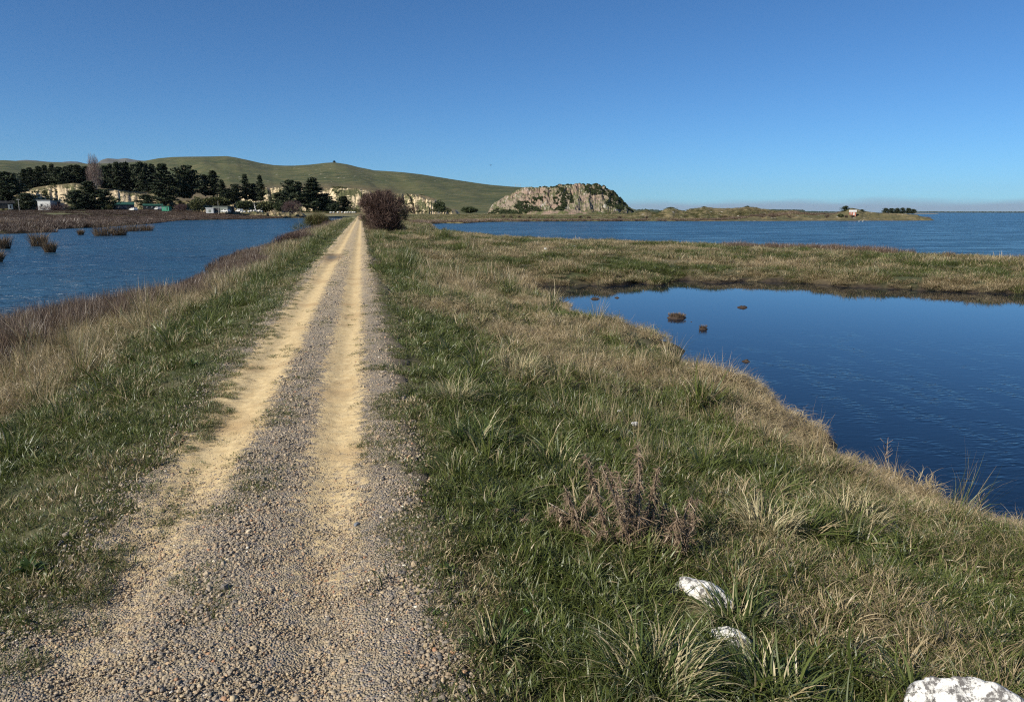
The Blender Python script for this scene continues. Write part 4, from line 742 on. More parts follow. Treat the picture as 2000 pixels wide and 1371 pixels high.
# dark bushes of the far shore
gD = "dark brown bushes on the far shore"
places = ["left of the rocky headland", "at the left foot of the headland", "under the dark scrub of the headland", "below the headland's brown face", "below the headland's middle", "just left of the headland's tallest part", "below the headland's lichened top", "under the headland's right cliff", "at the right foot of the headland", "below the pointed grassy mound", "between the pointed mound and the long mounds"]
for i, (px, py, w_, h) in enumerate([(857, 427, 10, 5), (918, 430, 14, 5), (983, 426, 12, 7), (998, 427, 14, 7), (1014, 427, 14, 7), (1034, 428, 14, 6), (1079, 428, 10, 5), (1134, 427, 12, 7), (1150, 427, 13, 5), (1211, 427, 14, 6), (1263, 427, 12, 6)]):
    far_bush("brown_bush", "dark brown bush on the far shore %s" % places[i], px, py, w_, h, 262, M_brownbush, False, 120+i, 900, gD, size=.02)
for i, (px, py, w_, h, lab) in enumerate([(1312, 425, 18, 8, "large dark bush below the rounded tree on the mounds"), (1340, 424, 14, 6, "dark bush right of the large one below the rounded tree"), (1419, 425, 22, 5, "low brown bush in the middle of the long mounds"), (1511, 425, 15, 6, "dark rounded bush right of the highest mound"), (1545, 425, 22, 6, "wide dark bush of the pair near the end of the long mounds"), (1616, 425, 18, 6, "dark bush on the low neck left of the red hut"), (1653, 425, 9, 5, "small dark bush before the red hut's left corner"), (1665, 425, 10, 5, "small dark bush in front of the red hut"), (1642, 424, 18, 6, "green bush left of the red hut")]):
    far_bush("shore_bush", lab, px, py, w_, h, 275, M_brownbush if i < 8 else M_olive, False if i < 8 else True, 140+i, 900, gD, size=.02 if i < 8 else .25)
for i, (px, top, bpy_, w_, d, lab) in enumerate([(1310, 406.5, 417, 22, 300, "low spreading dark tree on the left grassy mound"), (1651, 404, 416, 13, 306, "dark round tree beside the red hut"), (1683, 411, 417.5, 10, 308, "low dark tree right of the red hut"), (1459, 404, 412, 12, 300, "dark shrub tree on top of the highest mound"), (1375, 405, 409, 10, 304, "flat dark shrub on the left crest of the long mounds")]):
    pine(px, top, w_, d, 1, lab, None, basepy=bpy_, nm='shore_tree')
for i, (px, top, w_, lab) in enumerate([(1729.5, 407, 11, "leftmost"), (1741, 407.5, 12, "second"), (1752, 407, 9, "third"), (1762, 406.5, 9, "thin ragged fourth"), (1774, 407, 11, "fifth, after the gap"), (1784, 409, 9, "rightmost")]):
    pine(px, top, w_, 1300, 1, "%s tree of the distant blue grey row beyond the point" % lab, "distant trees beyond the point", basepy=417.4, nm='distant_tree')
x, y, z = surf(657, 1800, 'hill'); pine(657, 314.5, 5, 1880, 1, "tiny lone tree on the rounded hilltop", None, basepy=318.5, nm='hilltop_tree')
# scrub on the headland: countless low bushes
def head_scrub():
    n = 26000; px = G.uniform(955, 1240, n); d = G.uniform(396, 445, n); z = rock.z(px, d); p = pol(px, d, z); zc = crest_z(px, interp(ROCK, px), np.full(n, 432.)); rel = (z+1)/(zc+1)
    f = fbm(px*.03, rel*2.2, 151, 3); low = (rel < .34+.18*(fbm(px*.05, px*0, 152, 2)-.5)*2) & (px < 1100); ledge = (np.abs(rel-(.50-.0022*(px-1080))) < .10) & (px > 1040) & (px < 1120); right = (px > 1150) & (rel > .25) & (f > .54); foot = (rel < .10); top = (rel > .93) & (f > .52)
    k = (low & (f > .44)) | ledge & (f > .42) | right & (f > .54) | foot & (f > .4) | top & (f > .62) | (f > .72); k &= (G.uniform(0, 1, n) < .8) & (d < 434) & (vn(px*.45, rel*16, 155) > .42); k &= ~((px > 1105) & (rel < .4) & (rel > .1)); px, z, p = px[k], z[k], p[k]; n = len(px)
    lob = [(0, 0, .4, 1, 1, .7), (.5, .3, .3, .6, .6, .5)]; me = []
    for i in range(4): V, F, c = cloud(lob, 130, .34, 160+i, .5, 1.4, .4); me.append(mesh("scrub", V, F, M_darkleaf, False, {'c': c}))
    s_ = G.uniform(.28, .75, n)*np.where(rel[k] > .9, .6, 1); scatter("headland_scrub", p, G.uniform(0, 6.28, n), s_, G.integers(0, 4, n), variants("scrub", me))
head_scrub()
def cliff_scrub():
    me = []
    for i in range(3): V, F, c = cloud([(0, 0, .4, 1, 1, .7)], 110, .36, 170+i, .5, 1.4, .4); me.append(mesh("scrub", V, F, M_olive, False, {'c': c}))
    n = 9000; px = np.concatenate([G.uniform(0, 520, n//2), G.uniform(520, 880, n//2)]); kn = px < 520; d = np.where(kn, G.uniform(384, 422, n), G.uniform(592, 682, n))
    z = np.where(kn, knoll.z(px, d), ter.z(px, d)); f = fbm(px*.045, d*.03, 171, 3); k = (f > .71) & (z > .8) | ((z < 4) & (z > 1.5) & (f > .50) & ~kn); px, d, z, kn = px[k], d[k], z[k], kn[k]; n = len(px)
    scatter("cliff_scrub", pol(px, d, z-.2), G.uniform(0, 6.28, n), G.uniform(.5, 1.5, n)*np.where(kn, .6, .9), G.integers(0, 3, n), variants("cscrub", me))
cliff_scrub()
# ------------------------------------------------------------------ tussocks standing in the left water
gT = "brown reed tussocks standing in the left water"
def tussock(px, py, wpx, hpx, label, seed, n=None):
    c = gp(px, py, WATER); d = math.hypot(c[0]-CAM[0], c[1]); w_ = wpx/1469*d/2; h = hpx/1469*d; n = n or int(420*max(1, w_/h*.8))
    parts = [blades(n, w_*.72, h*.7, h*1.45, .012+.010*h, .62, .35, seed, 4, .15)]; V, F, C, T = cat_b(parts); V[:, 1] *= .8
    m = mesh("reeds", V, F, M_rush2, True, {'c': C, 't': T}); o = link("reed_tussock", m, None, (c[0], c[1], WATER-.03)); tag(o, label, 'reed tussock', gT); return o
def mat_rush2():
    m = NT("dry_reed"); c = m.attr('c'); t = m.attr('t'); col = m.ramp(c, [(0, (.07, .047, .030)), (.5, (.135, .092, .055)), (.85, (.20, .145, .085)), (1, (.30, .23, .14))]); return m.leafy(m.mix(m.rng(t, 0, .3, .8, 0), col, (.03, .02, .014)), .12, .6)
M_rush2 = mat_rush2()
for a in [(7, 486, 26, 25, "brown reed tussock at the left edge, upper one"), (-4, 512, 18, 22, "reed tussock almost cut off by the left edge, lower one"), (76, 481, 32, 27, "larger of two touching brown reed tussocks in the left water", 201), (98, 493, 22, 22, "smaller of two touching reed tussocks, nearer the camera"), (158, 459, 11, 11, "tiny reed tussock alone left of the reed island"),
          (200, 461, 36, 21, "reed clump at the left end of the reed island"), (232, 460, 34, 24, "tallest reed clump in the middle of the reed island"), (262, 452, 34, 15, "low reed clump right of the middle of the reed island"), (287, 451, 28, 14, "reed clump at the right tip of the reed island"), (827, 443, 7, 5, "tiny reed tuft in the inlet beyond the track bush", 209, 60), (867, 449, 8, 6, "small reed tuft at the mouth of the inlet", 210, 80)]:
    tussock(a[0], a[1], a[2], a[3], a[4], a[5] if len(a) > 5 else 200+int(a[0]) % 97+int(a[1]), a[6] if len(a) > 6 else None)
# a few clumps that stand on the outer right rim of the spit
for i, (px, py, w_, h, lab) in enumerate([(1486, 487, 24, 12, "brown rush clump on the far rim of the spit, right of the long rush bed"), (1742, 500, 16, 13, "small dark rush clump sticking up from the spit's far rim"), (1853, 507, 20, 12, "rush clump on the spit's far rim left of the frame's edge"), (1985, 515, 40, 20, "reddish rush clump where the spit leaves the right edge")]):
    c = gp(px, py, -.75); d = math.hypot(c[0], c[1]); V, F, C, T = blades(220, w_/1469*d*.45, h/1469*d*.7, h/1469*d*1.3, .012, .3, .3, 230+i, 4, .1)
    o = link("rush_clump", mesh("rushes", V, F, M_rush2, True, {'c': C, 't': T}), None, (c[0], c[1], gz(c[0], c[1])-.02)); tag(o, lab, 'rush clump', "rush clumps on the far rim of the spit")
# ------------------------------------------------------------------ boulders, weeds, driftwood
def mat_boulder():
    m = NT("lichened_white_rock"); c = m.obj(); n1 = m.noise(c, 20, 5, .7); n2 = m.noise(c, 60, 4, .6); n3 = m.noise(c, 3.2, 3)
    col = m.mix(m.rng(n2, .3, .7), (.50, .48, .43), (.74, .72, .67)); sp = m.math('MULTIPLY', m.rng(n1, .49, .55), m.rng(n2, .36, .50))
    col = m.mix(sp, col, (.13, .12, .11)); col = m.mix(m.rng(n3, .60, .66), col, m.mix(m.rng(n2, .4, .6), (.26, .20, .12), (.50, .44, .33))); col = m.mix(m.rng(m.noise(m.mapped(c, (1.2, 1, 1)), 2.4, 2), .64, .69), col, (.66, .66, .36))
    pits = m.rng(m.vor(c, 60), .10, .22, 1, 0); pits = m.math('MULTIPLY', pits, m.rng(n1, .45, .6)); col = m.mix(pits, col, (.10, .09, .08))
    return m.pbr(col, .85, m.bump(m.math('ADD', n1, m.math('MULTIPLY', n2, .35)), .7, .015))
M_boulder = mat_boulder()
def boulder(name, label, loc, size, rz, seed, tilt=(0, 0), mat=M_boulder, sub=5, chisel=.5, group=None, cat='rock'):
    import bmesh
    bm = bmesh.new(); bmesh.ops.create_icosphere(bm, subdivisions=sub, radius=1); g = np.random.default_rng(seed); pl = g.normal(0, 1, (9, 3)); pl /= np.linalg.norm(pl, axis=1)[:, None]; off = g.uniform(.62, .95, 9)
    co = np.array([v.co for v in bm.verts])
    for q, o_ in zip(pl, off):
        dd = co@q-o_; co = co-np.maximum(dd, 0)[:, None]*q*(.55+.45*chisel)
    nn = fbm(co[:, 0]*2.2+co[:, 2]*1.7, co[:, 1]*2.2-co[:, 2]*1.3, seed, 5)-.5; co = co*(1+nn*.30)[:, None]
    for v, p in zip(bm.verts, co*np.array(size)): v.co = Vector(p)
    me = bpy.data.meshes.new(name); bm.to_mesh(me); bm.free(); me.materials.append(mat); me.polygons.foreach_set('use_smooth', [True]*len(me.polygons))
    o = link(name, me); o.location = loc; o.rotation_euler = (tilt[0], tilt[1], rz); tag(o, label, cat, group); return o
for (px, py, size, rz, tl, seed, lab, dz) in ROCKS:
    x, y = ROCKPOS[(px, py)]; boulder("boulder", lab, (x, y, gz(x, y)+dz), size, rz, seed, tl)
for i, (px, py, s_, lab) in enumerate([(1241, 821, .034, "small white stone in the grass, right one of a pair"), (1210, 805, .022, "small white stone in the grass, left one of a pair"), (1065, 529, .10, "pale stone at the head of the pond"), (430, 560, .07, "white stone in the dry grass of the left bank"), (1122, 479, .13, "whitish flat stone on the far side of the spit"), (655, 452, .07, "pale stone in the grass left of the far track")]):
    x, y = at_(px, py, gz(*at_(px, py, -.4))+.15); boulder("stone", lab, (x, y, gz(x, y)+.11), (s_*1.4, s_, s_*.7), i, 30+i, sub=3)
x, y = at_(697, 1028, 0); boulder("cobble", "blue grey rounded cobble lying on the track near its right rut", (x, y, track_z(x, y)+.006), (.022, .016, .011), 1., 697, mat=simple("grey_cobble", (.18, .19, .20), .6, .15, 30), sub=3, chisel=0)
# dead thistles
M_thistle = mat_leaf("dead_thistle", (.11, .074, .046), (.30, .215, .14), (.42, .33, .225), .1, .8)
def thistle(label, px, py, pyt, stems, spread, seed, lean=(0, 0)):
    g0 = np.array(at_(px, py, -.35)); z0 = gz(*g0); g0 = np.array(at_(px, py, z0+.05)); z0 = gz(*g0); d = math.hypot(g0[0]-CAM[0], g0[1]); H = (py-pyt)/1444*math.hypot(d, 1.9)*.92; g = np.random.default_rng(seed)
    e = empty("dead_thistle", (g0[0], g0[1], z0-.02)); tag(e, label, 'thistle', "dead brown thistles in the right verge"); VV, CC = [], []
    for s_ in range(stems):
        b = g.normal(0, spread*.35, 2); top = b+g.normal(0, spread*1.0, 2)+np.array(lean)*H; h = H*g.uniform(.55, 1.05); m = MB(); P_ = [np.array([b[0], b[1], 0]), np.array([*(b*.6+top*.4), h*.5])+g.normal(0, .012, 3), np.array([*top, h])]
        m.tube([P_[0], (P_[0]+P_[1])/2+g.normal(0, .006, 3), P_[1], (P_[1]+P_[2])/2+g.normal(0, .008, 3), P_[2]], [.006, .0055, .005, .004, .002], 5); m.build('stem', M_thistle2, e, True)
        for k in range(int(330*h/.5)):
            t = g.uniform(.08, 1)**.85; c = (1-t)**2*P_[0]+2*t*(1-t)*P_[1]+t*t*P_[2]; az = g.uniform(0, 6.28); L = .055*g.uniform(.4, 1.3)*(1.1-.4*t); w_ = L*.055*g.uniform(.6, 1.6); dirv = np.array([math.cos(az), math.sin(az), g.uniform(-.5, .7)]); side = np.array([-math.sin(az), math.cos(az), g.normal(0, .6)]); p = c.copy(); pts = []
            for q in range(4):
                pts.append((p-side*w_*(1-q/3.6), p+side*w_*(1-q/3.6))); p = p+dirv*L/3; dirv = dirv+np.array([g.normal(0, .5), g.normal(0, .5), -.55+g.normal(0, .4)])
            VV.append(np.array(pts).reshape(-1, 3)); CC += [g.uniform()]*8
    V = np.concatenate(VV); n = len(VV); F = (np.array([[0, 1, 3, 2], [2, 3, 5, 4], [4, 5, 7, 6]])[None]+(np.arange(n)*8)[:, None, None]).reshape(-1, 4); link('leaves', mesh("leaves", V, F, M_thistle, False, {'c': np.array(CC)}), e)
M_thistle2 = simple("thistle_stem", (.24, .18, .13), .85, .2, 30)
thistle("tallest dead brown thistle clump, standing in the middle of the right verge", 1228, 1070, 850, 9, .15, 301)
thistle("dead thistle clump just right of the tallest one", 1275, 1085, 975, 5, .09, 302)
thistle("dead thistle above the tapering white rock", 1335, 1105, 965, 6, .09, 303, (.1, .05))
thistle("dead thistle leaning right, left of the tallest clump", 1130, 1045, 930, 5, .09, 304, (-.25, .1))
thistle("dark tangled dead thistle between the leaning one and the tallest clump", 1170, 1060, 985, 5, .10, 306, (.1, 0))
thistle("small collapsed dead thistle nearest the track", 1040, 1010, 960, 5, .10, 305, (-.3, 0))
x, y = at_(1092, 1030, -.1); m = MB(); z = gz(x, y)+.16; m.tube([(x-.05, y+.05, z), (x, y, z-.02), (x+.07, y-.06, z-.05)], [.002, .003, .002], 6); tag(m.build("dry_stalk", simple("pale_stalk", (.55, .49, .38), .7), None, True), "broken pale stalk lying across the grass beside the small thistle", "stalk")
# broad-leaved weeds
M_dock = mat_leaf("weed_leaf", (.035, .065, .018), (.10, .145, .040), (.16, .17, .05), .25, .5)
M_bright = mat_leaf("bright_weed_leaf", (.06, .16, .03), (.14, .27, .06), None, .35, .4)
def rosette(name, label, px, py, rad, n, mat, seed, group=None, up=.9, wid=.34):
    g0 = at_(px, py, -.1); z = gz(*g0); g0 = at_(px, py, z+.03); V, F, C, T = blades(n, rad*.15, rad*.6, rad*1.05, rad*wid, up, .9, seed, 5, .3)
    o = link(name, mesh(name, V, F, mat, True, {'c': C}), None, (g0[0], g0[1], gz(*g0)+.015)); tag(o, label, 'weed', group); return o
gW = "broad leaved weeds along the track edges"
for i, a in enumerate([(868, 1112, .085, "dark leafy weed tuft where the grass juts into the gravel"), (60, 1112, .13, "broad leaved dock at the left edge of the photo"), (845, 1195, .07, "low weed spreading onto the gravel by the right foreground"), (375, 718, .16, "dark green clover like patch at the edge of the left verge")]):
    rosette("dock_weed", a[3], a[0], a[1], a[2], 34, M_dock, 320+i, gW, 1.0, .17)
for i, a in enumerate([(1035, 1165, "leftmost upper"), (1060, 1185, "central"), (1085, 1200, "rightmost"), (1030, 1200, "lower left"), (1065, 1215, "lower middle")]):
    rosette("bright_weed", "%s bright green leaflet cluster in the patch below the thistles" % a[2], a[0], a[1], .06, 9, M_bright, 340+i, "bright green weeds below the thistles", .95, .55)
# pale arching tussocks in the foreground
M_pale = mat_grass("pale_tussock", (.07, .10, .03), (.17, .19, .07), (.60, .52, .32), (.42, .35, .19))
def tussock_fg(label, px, py, rad, h, n, seed, dryf, wid=.006):
    g0 = at_(px, py, -.2); z = gz(*g0); g0 = at_(px, py, z+.1); V, F, C, T = cat_b([blades(n, rad, h*.55, h*1.15, wid, .85, 1.1, seed, 7, .5)])
    m = NT("tussock_%d" % seed); c = m.attr('c'); t = m.attr('t'); c2 = m.math('FRACT', m.math('MULTIPLY', c, 7.13)); col = m.mix(m.rng(c, dryf-.05, dryf+.05, 1, 0), m.mix(c2, (.045, .075, .020), (.14, .17, .055)), m.mix(c2, (.58, .50, .30), (.36, .29, .15)))
    m.leafy(col, .3, .45); o = link("grass_tussock", mesh("tussock", V, F, m.m, True, {'c': C, 't': T}), None, (g0[0], g0[1], gz(*g0)-.01)); tag(o, label, 'grass tussock', "large arching grass tussocks in the right verge")
for i, a in enumerate([("big green and straw tussock at the bottom edge, left of the white rocks", 1270, 1330, .14, .46, 420, 401, .45), ("spiky green tussock near the gravel's lower right corner", 965, 1240, .07, .24, 150, 402, .25, .007), ("pale yellow arching tussock beside the upper right edge of the track", 890, 775, .16, .44, 380, 403, .62), ("dark green leafy tussock behind the pale one", 930, 855, .15, .40, 330, 404, .12, .009), ("green tussock arching left of the dead thistles", 1085, 900, .13, .36, 260, 405, .25, .008), ("straw tangle beside the left thistle row, mid verge", 1010, 720, .25, .50, 420, 406, .85), ("dark green tussock in front of the white slab's right side", 1440, 1190, .12, .32, 240, 407, .2, .008), ("straw coloured tussock in the middle of the right grass", 1660, 985, .20, .36, 420, 408, .8), ("drooping straw grass right of the thistles", 1500, 1010, .15, .36, 320, 409, .85), ("pale tussock overhanging the pond's near rim", 1590, 890, .2, .30, 300, 410, .7), ("green tussock at the bottom edge, right of the big straw one", 1500, 1340, .12, .34, 260, 411, .2, .008)]): tussock_fg(*a)
# mud clumps in the pond
M_mud = simple("wet_mud", (.045, .030, .020), .8, .4, 12, .03)
def mudclump(label, px, py, wpx, hpx, seed, grassy=0):
    c = gp(px, py, WATER); d = math.hypot(c[0]-CAM[0], c[1]); w_ = wpx/1469*d/2; h = hpx/1469*d*.75; e = empty("mud_clump", (c[0], c[1], WATER)); tag(e, label, 'mud clump', "mud clumps in the pond")
    th = np.linspace(0, 2*np.pi, 40, endpoint=False); rr = np.linspace(0, 1, 14); TH, RR = np.meshgrid(th, rr); xx = RR*np.cos(TH); yy = RR*np.sin(TH); rim = .75+.5*(fbm(np.cos(TH)*1.6+seed, np.sin(TH)*1.6, seed, 3)-.2); Z = h*(1-RR**2.2)*(.55+.9*fbm(xx*3, yy*3, seed+1, 4))-.03
    V = np.stack([xx*w_*rim, yy*w_*.9*rim, Z], -1).reshape(-1, 3); n = 40; F = np.array([[i*n+j, i*n+(j+1) % n, (i+1)*n+(j+1) % n, (i+1)*n+j] for i in range(13) for j in range(n)]); link('mud', mesh("mud", V, F, M_mud, True), e)
    if grassy: V, F, C, T = blades(grassy, w_*.8, .05, .14, .007, .8, .8, seed, 3); V[:, 2] += h*.5; link('grass', mesh("grass", V, F, M_rush2, True, {'c': C, 't': T}), e)
mudclump("largest grassy mud clump in the pond, left of centre", 1322, 621, 44, 13, 501, 420); mudclump("small pointed mossy mud clump below the largest one", 1373, 643, 20, 11, 502, 90); mudclump("flat bare dark mud bar farthest out in the pond", 1450, 601, 27, 7, 503); mudclump("low dark mud clump near the pond's head", 1162, 584, 27, 6, 504); mudclump("tiny dark mud clump right of the one near the pond's head", 1205, 582, 15, 5, 505); mudclump("brown mud clump touching the near bank's reeds", 1457, 706, 24, 8, 506); mudclump("tiny dark lump beside the largest mud clump", 1350, 629, 6, 4, 507)
c0 = np.array([*at_(1064, 547, WATER+.12), WATER+.14]); c1 = np.array([*at_(1112, 551, WATER+.05), WATER+.05]); m = MB(); m.tube([c0, c0*.6+c1*.4+np.array([0, 0, .02]), c1], [.05, .06, .03], 8); tag(m.build("driftwood_log", M_greybark, None, True), "grey driftwood log lying at the head of the pond", "log")
for i, (px, py, h, lab) in enumerate([(1437, 893, .34, "dark dry dock stalk sticking up from the pond's rim"), (1728, 893, .45, "dark branching dead stalk at the pond's edge"), (1915, 985, .30, "dry curled stalk at the lower end of the pond's edge")]):
    x, y = at_(px, py, -.8); z = gz(x, y); g = np.random.default_rng(600+i); m = MB(); m.tube([(0, 0, 0), (g.normal(0, .02), g.normal(0, .02), h*.6), (g.normal(0, .03), 0, h)], [.006, .004, .002], 5)
    for k in range(9): a = g.uniform(0, 6.28); zz = h*g.uniform(.3, .9); m.tube([(0, 0, zz), (.07*math.cos(a), .07*math.sin(a), zz+.07)], [.003, .0015], 4)
    o = m.build("dead_stalk", M_thistle2, None, True); o.location = (x, y, z); tag(o, lab, 'stalk')
# ------------------------------------------------------------------ houses, sheds, vehicles, poles
def paint(name, col, rough=.6): return simple(name, col, rough, .12, 1.5)
M_white = paint("white_paint", (.55, .54, .50)); M_dark = paint("dark_boards_and_shade", (.035, .035, .035)); M_green = paint("green_paint", (.045, .24, .15)); M_dgreen = paint("dark_green_roof", (.02, .07, .05)); M_glass = paint("window_glass", (.02, .025, .03), .1); M_greyg = paint("grey_green_iron", (.16, .18, .15)); M_roofw = paint("pale_roof", (.62, .62, .58)); M_brick = paint("red_boards", (.32, .12, .08)); M_navy = paint("dark_blue_boards", (.025, .035, .06)); M_rub = paint("tyre_rubber", (.02, .02, .02)); M_conc = paint("pole_wood", (.33, .31, .27))  # the dark boards paint also colours the iron shed's painted shade
def house(name, label, px0, px1, py0, py1, d, wall, roof, wins=(), door=None, roofk='gable', rz=None, depth=5., cat='shed', group=None, open_=None):
    pc = (px0+px1)/2; x, y, z0 = surf(pc, d, 'none'); z0 = float(crest_z(np.array([pc]), np.array([py1]), [d])[0]); h = (py1-py0)/1469*d; w_ = (px1-px0)/1469*d; v = np.array([x-CAM[0], y]); a = math.atan2(-v[0], v[1]); e = empty(name, (x, y, z0), a if rz is None else a+rz); tag(e, label, cat, group); wh = h*(.68 if roofk == 'gable' else .86)
    m = MB(); m.box(-w_/2, w_/2, 0, depth, -.4, wh)
    if roofk == 'gable': m.add([(-w_/2, 0, wh), (-w_/2, depth, wh), (-w_/2, depth/2, h*.97), (w_/2, 0, wh), (w_/2, depth, wh), (w_/2, depth/2, h*.97)], [(0, 1, 2), (3, 5, 4)])
    m.build('wall', wall, e); m = MB(); o_ = .15
    if roofk == 'gable': m.prism([(-o_, wh-.04), (depth/2, h), (depth+o_, wh-.04), (depth+o_, wh+.06), (depth/2, h+.12), (-o_, wh+.06)], -w_/2-o_, w_/2+o_)
    else: m.prism([(-o_-.1, h-.10), (depth+o_, wh-.02), (depth+o_, wh+.10), (-o_-.1, h+.05)], -w_/2-o_, w_/2+o_); m.prism([(.02, wh-.01), (depth-.02, wh-.01), (.02, h-.12)], -w_/2+.02, w_/2-.02)
    m.build('roof', roof, e)
    for (fx, fz, fw, fh) in wins:
        m = MB(); m.box((fx-fw/2)*w_, (fx+fw/2)*w_, -.05, .02, fz*wh, (fz+fh)*wh); f = m.build('window', M_white if wall is not M_white else M_greyg, e); m = MB(); m.box((fx-fw/2)*w_+.08, (fx+fw/2)*w_-.08, -.08, -.052, fz*wh+.08, (fz+fh)*wh-.08); m.build('pane', M_glass, f)
    if door: fx, fw, fh, mt = door; m = MB(); m.box((fx-fw/2)*w_, (fx+fw/2)*w_, -.06, .02, 0, fh*wh); m.build('door', mt, e)
    return e
house("hut", "small white hut with a pale flat roof under the loess knoll", 77.5, 98, 394.5, 409, 372, M_white, M_roofw, [(-.2, .42, .16, .28)], None, 'skillion', cat='hut', rz=-.5)
house("shed", "low black shed joined to the white hut's right side", 99, 116, 397, 410, 378, M_dark, M_dark, [], (.1, .2, .7, M_greyg), 'skillion')
house("barn", "long low black barn at the left edge of the photo", -14, 23, 395, 406, 390, M_dark, M_dark, [(.3, .3, .06, .4)], (-.2, .08, .7, M_greyg), 'gable', depth=9, cat='barn')
house("lean_to_shed", "small white ended shed at the right end of the black barn", 18.5, 25, 400, 407, 386, M_white, M_dark, [], (.0, .3, .7, M_dark), 'skillion', depth=3)
house("barn", "dark navy barn with a faded green roof right of the big dark tree", 226, 259, 397, 411, 386, M_navy, M_dgreen, [(-.2, .4, .08, .3)], (.25, .15, .75, M_dark), 'gable', depth=8, cat='barn')
house("house", "long low house with a dark green roof below the loess face", 284, 316, 400, 409, 392, M_dark, M_dgreen, [(-.3, .3, .08, .4), (-.05, .3, .08, .4), (.2, .3, .08, .4)], (.38, .06, .8, M_white), 'gable', depth=6, cat='house')
house("caravan", "bright green boxy caravan on the grass under the knoll", 317, 330, 403.5, 410.5, 376, M_green, M_dgreen, [(-.2, .5, .2, .25)], (.25, .16, .8, M_dgreen), 'skillion', depth=2.5, cat='caravan', rz=-.45)
house("iron_shed", "grey green iron shed, the shade of its open bay painted as a dark panel", 417, 444, 403.5, 414, 368, M_greyg, paint("dark_iron", (.06, .07, .06)), [], (-.25, .42, .8, M_dark), 'skillion', depth=6, cat='shed', rz=-.35)  # flat dark panel as door: shade inside the open bay put into colour
house("lean_to_shed", "pale lean-to at the left end of the iron shed", 403, 416.5, 407, 415, 368, paint("pale_iron", (.40, .41, .40)), M_roofw, [], (.0, .3, .7, M_greyg), 'skillion', depth=4, rz=-.35)
house("iron_shed", "black block painting the shaded right side of the grey green iron shed", 444.5, 457, 405, 414, 371, M_dark, M_dark, [], (.0, .4, .8, M_greyg), 'skillion', depth=5, cat='shed')  # the iron shed's shadowed side, built as a block with shade as its colour
house("hut", "red hut with a white roof on the far point", 1660, 1671, 412, 420.5, 296, M_brick, M_white, [(-.2, .4, .16, .3)], (.2, .18, .75, M_white), 'gable', depth=2.6, cat='hut')
def car(label, px, py, d, rz, col, seed):
    x, y, z = surf(px, d, 'none'); z = float(crest_z(np.array([px]), np.array([py]), [d])[0]); e = empty("parked_car", (x, y, z), rz); tag(e, label, 'car', "vehicles parked by the sheds")
    m = MB(); m.prism([(-2.1, .35), (2.1, .35), (2.15, .75), (1.9, .92), (.9, .98), (-2.0, .98), (-2.15, .8)], -.85, .85); m.build('body', col, e); m = MB(); m.prism([(-1.9, .98), (.9, .98), (.35, 1.5), (-1.7, 1.5)], -.75, .75); c = m.build('cabin', col, e)
    m = MB(); m.box(-.765, .765, -1.5, .3, 1.06, 1.4); m.build('window', M_glass, c)
    for sx in (-.8, .8):
        for sy in (-1.35, 1.35): m = MB(); m.tube([(sx-.1, sy, .33), (sx+.1, sy, .33)], [.33, .33], 14); m.build('wheel', M_rub, e)
car("white ute parked on the grass before the dark navy barn", 261, 412.5, 366, .75, M_white, 1); car("white car parked before the iron shed's right end", 441, 415.5, 358, .9, M_white, 2); car("pale van parked between the caravan and the green roofed house", 309, 411, 372, .6, paint("silver_paint", (.45, .45, .43), .4), 3); car("small white vehicle below the bushes right of the iron shed", 468, 415, 360, .6, M_white, 4)
def pole(label, px, py0, py1, d, r=.11, arm=True, nm="power_pole"):
    x, y, _ = surf(px, d, 'none'); z1 = float(crest_z(np.array([px]), np.array([py1]), [d])[0]); z0 = float(crest_z(np.array([px]), np.array([py0]), [d])[0]); e = empty(nm, (x, y, z1)); tag(e, label, 'pole'); m = MB(); m.tube([(0, 0, -.5), (0, 0, z0-z1)], [r*1.2, r*.8], 8); m.build('mast', M_conc, e)
    if arm: m = MB(); m.box(-.7, .7, -r-.08, -r, z0-z1-.5, z0-z1-.35); m.build('crossarm', M_conc, e)
pole("pale power pole standing before the dark tree left of the white hut", 38.5, 388, 410, 366); pole("thin pale pole in front of the grey green iron shed", 427, 393, 417, 360, .08, False)
for px, lab in ((1007, "left"), (1011.5, "middle"), (1016, "right")): pole("%s one of three thin masts on the ridge above the rocky headland" % lab, px, 359.5, 367, 1450, .28, False, "ridge_mast")
x, y, z = surf(502, 366, 'none'); z = float(crest_z(np.array([502.]), np.array([414.5]), [366])[0]); m = MB(); s = 366/1469
m.tube([(0, 0, 0), (-.4, 0, 4*s), (-.9, 0, 9*s), (-1.1, 0, 17*s)], [.28, .2, .14, .05], 6); m.tube([(0, 0, 2*s), (1.2, 0, 4*s), (2.2, 0, 5.5*s)], [.2, .12, .05], 6); m.tube([(-.4, 0, 4*s), (-1.0, .3, 8*s)], [.12, .04], 5); m.tube([(-.8, 0, 8*s), (-.1, 0, 12*s)], [.09, .03], 5)
o = m.build("dead_tree", paint("bleached_wood", (.62, .58, .52)), None, True); o.location = (x, y, z); tag(o, "bleached dead tree skeleton standing right of the sheds", "dead tree")
gL = "white limestone blocks lined up left of the track"; M_lime = simple("limestone", (.55, .52, .45), .9, .2, 3)
for i, px in enumerate([646, 652, 660, 668, 674, 679, 684, 689, 693]):
    x, y, z = surf(px, 330, 'none'); zz = float(crest_z(np.array([float(px)]), np.array([415.2]), [330])[0]); boulder("limestone_block", "white block %s from the left in the row under the lone pointed pine" % ORD[i], (x, y, zz), (.65, .5, .42), i*1.3, 700+i, mat=M_lime, sub=2, group=gL)
gM = "white limestone rubble below the dead tree"
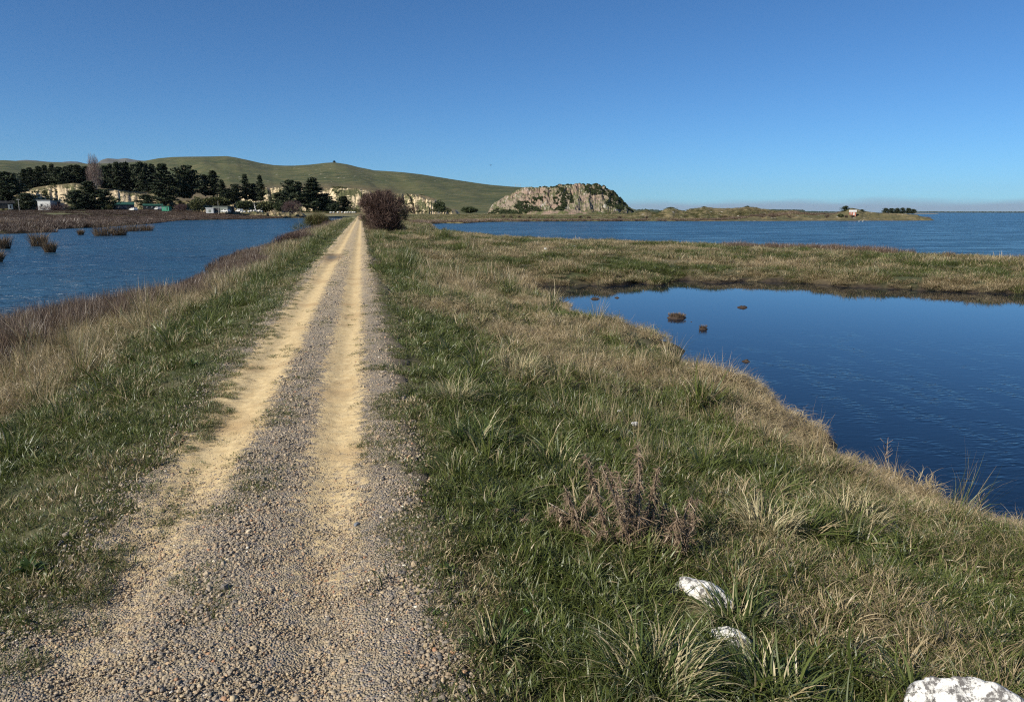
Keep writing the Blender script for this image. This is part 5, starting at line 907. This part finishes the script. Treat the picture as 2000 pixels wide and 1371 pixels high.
for i, (px, py) in enumerate([(472, 414.5), (478, 414), (486, 413.5), (491, 412.5), (497, 412), (506, 412.5), (511, 413.5)]):
    x, y, z = surf(px, 358, 'none'); zz = float(crest_z(np.array([float(px)]), np.array([float(py)]), [358])[0]); boulder("limestone_block", "pale rubble block %s from the left below the bleached dead tree" % ORD[i], (x, y, zz), (.7, .5, .5), i*1.1, 720+i, mat=M_lime, sub=2, group=gM)
# ------------------------------------------------------------------ birds
M_bird = paint("dark_feathers", (.03, .028, .025)); M_swan = paint("white_feathers", (.8, .8, .78))
def bird_body(m, L, loc=(0, 0, 0)): x, y, z = loc; m.tube([(x-L*.5, y, z), (x-L*.3, y, z+.02*L), (x, y, z+.04*L), (x+L*.3, y, z+.05*L), (x+L*.5, y, z+.08*L)], [.03*L, .11*L, .15*L, .10*L, .02*L], 8)
c = dp(958.5, 323.5, 150); e = empty("flying_bird", tuple(c), .4); tag(e, "small dark bird gliding alone in the sky above the hill's shoulder", "bird"); m = MB(); bird_body(m, .34); m.build('body', M_bird, e, True)
for s_ in (-1, 1): m = MB(); m.add([(.05, 0, .02), (-.08, 0, .02), (-.10, s_*.22, .09), (.06, s_*.22, .10), (-.12, s_*.42, .07), (-.02, s_*.42, .08), (.05, 0, .035), (-.08, 0, .035), (-.10, s_*.22, .105), (.06, s_*.22, .115), (-.12, s_*.42, .078), (-.02, s_*.42, .088)], [(0, 1, 2, 3), (3, 2, 4, 5), (6, 9, 8, 7), (9, 11, 10, 8), (0, 3, 9, 6), (3, 5, 11, 9), (1, 7, 8, 2), (2, 8, 10, 4), (4, 10, 11, 5)]); m.build('wing', M_bird, e)
for px, py, mt, L, lab, nm in [(1678, 432.3, M_swan, .75, "left white swan of the pair swimming off the red hut", "swan"), (1685, 432.3, M_swan, .75, "right white swan of the pair swimming off the red hut", "swan"), (1281, 433.4, M_bird, .42, "leftmost dark duck on the lake below the pointed mound", "duck"), (1300, 433.2, M_bird, .42, "dark duck on the lake, second from the left", "duck"), (1383, 432.4, M_bird, .42, "left duck of the close pair on the lake", "duck"), (1387.5, 432.4, M_bird, .42, "right duck of the close pair on the lake", "duck")]:
    c = gp(px, py+.8, WATER); e = empty(nm, (c[0], c[1], WATER+.06*L), .3); tag(e, lab, nm, "waterbirds on the lake"); m = MB(); bird_body(m, L); m.build('body', mt, e, True); m = MB(); k = 1.0 if nm == 'swan' else .45
    m.tube([(L*.35, 0, L*.05), (L*.50, 0, L*.25*k+.04), (L*.42, 0, L*.55*k), (L*.56, 0, L*.62*k), (L*.70, 0, L*.58*k)], [.06*L, .045*L, .04*L, .06*L, .012*L], 6); m.build('head', mt, e, True)

# ------------------------------------------------------------------ the air between here and the far hills
m = NT("haze"); v = m.n('ShaderNodeVolumePrincipled'); v.inputs['Color'].default_value = (.80, .88, 1.0, 1); v.inputs['Density'].default_value = .000011; v.inputs['Anisotropy'].default_value = .2; m.l(v.outputs[0], m.out.inputs['Volume'])
mb = MB(); mb.box(-16000, 16000, -9000, 16500, -6.5, 640); tag(mb.build("haze", m.m), kind='stuff')
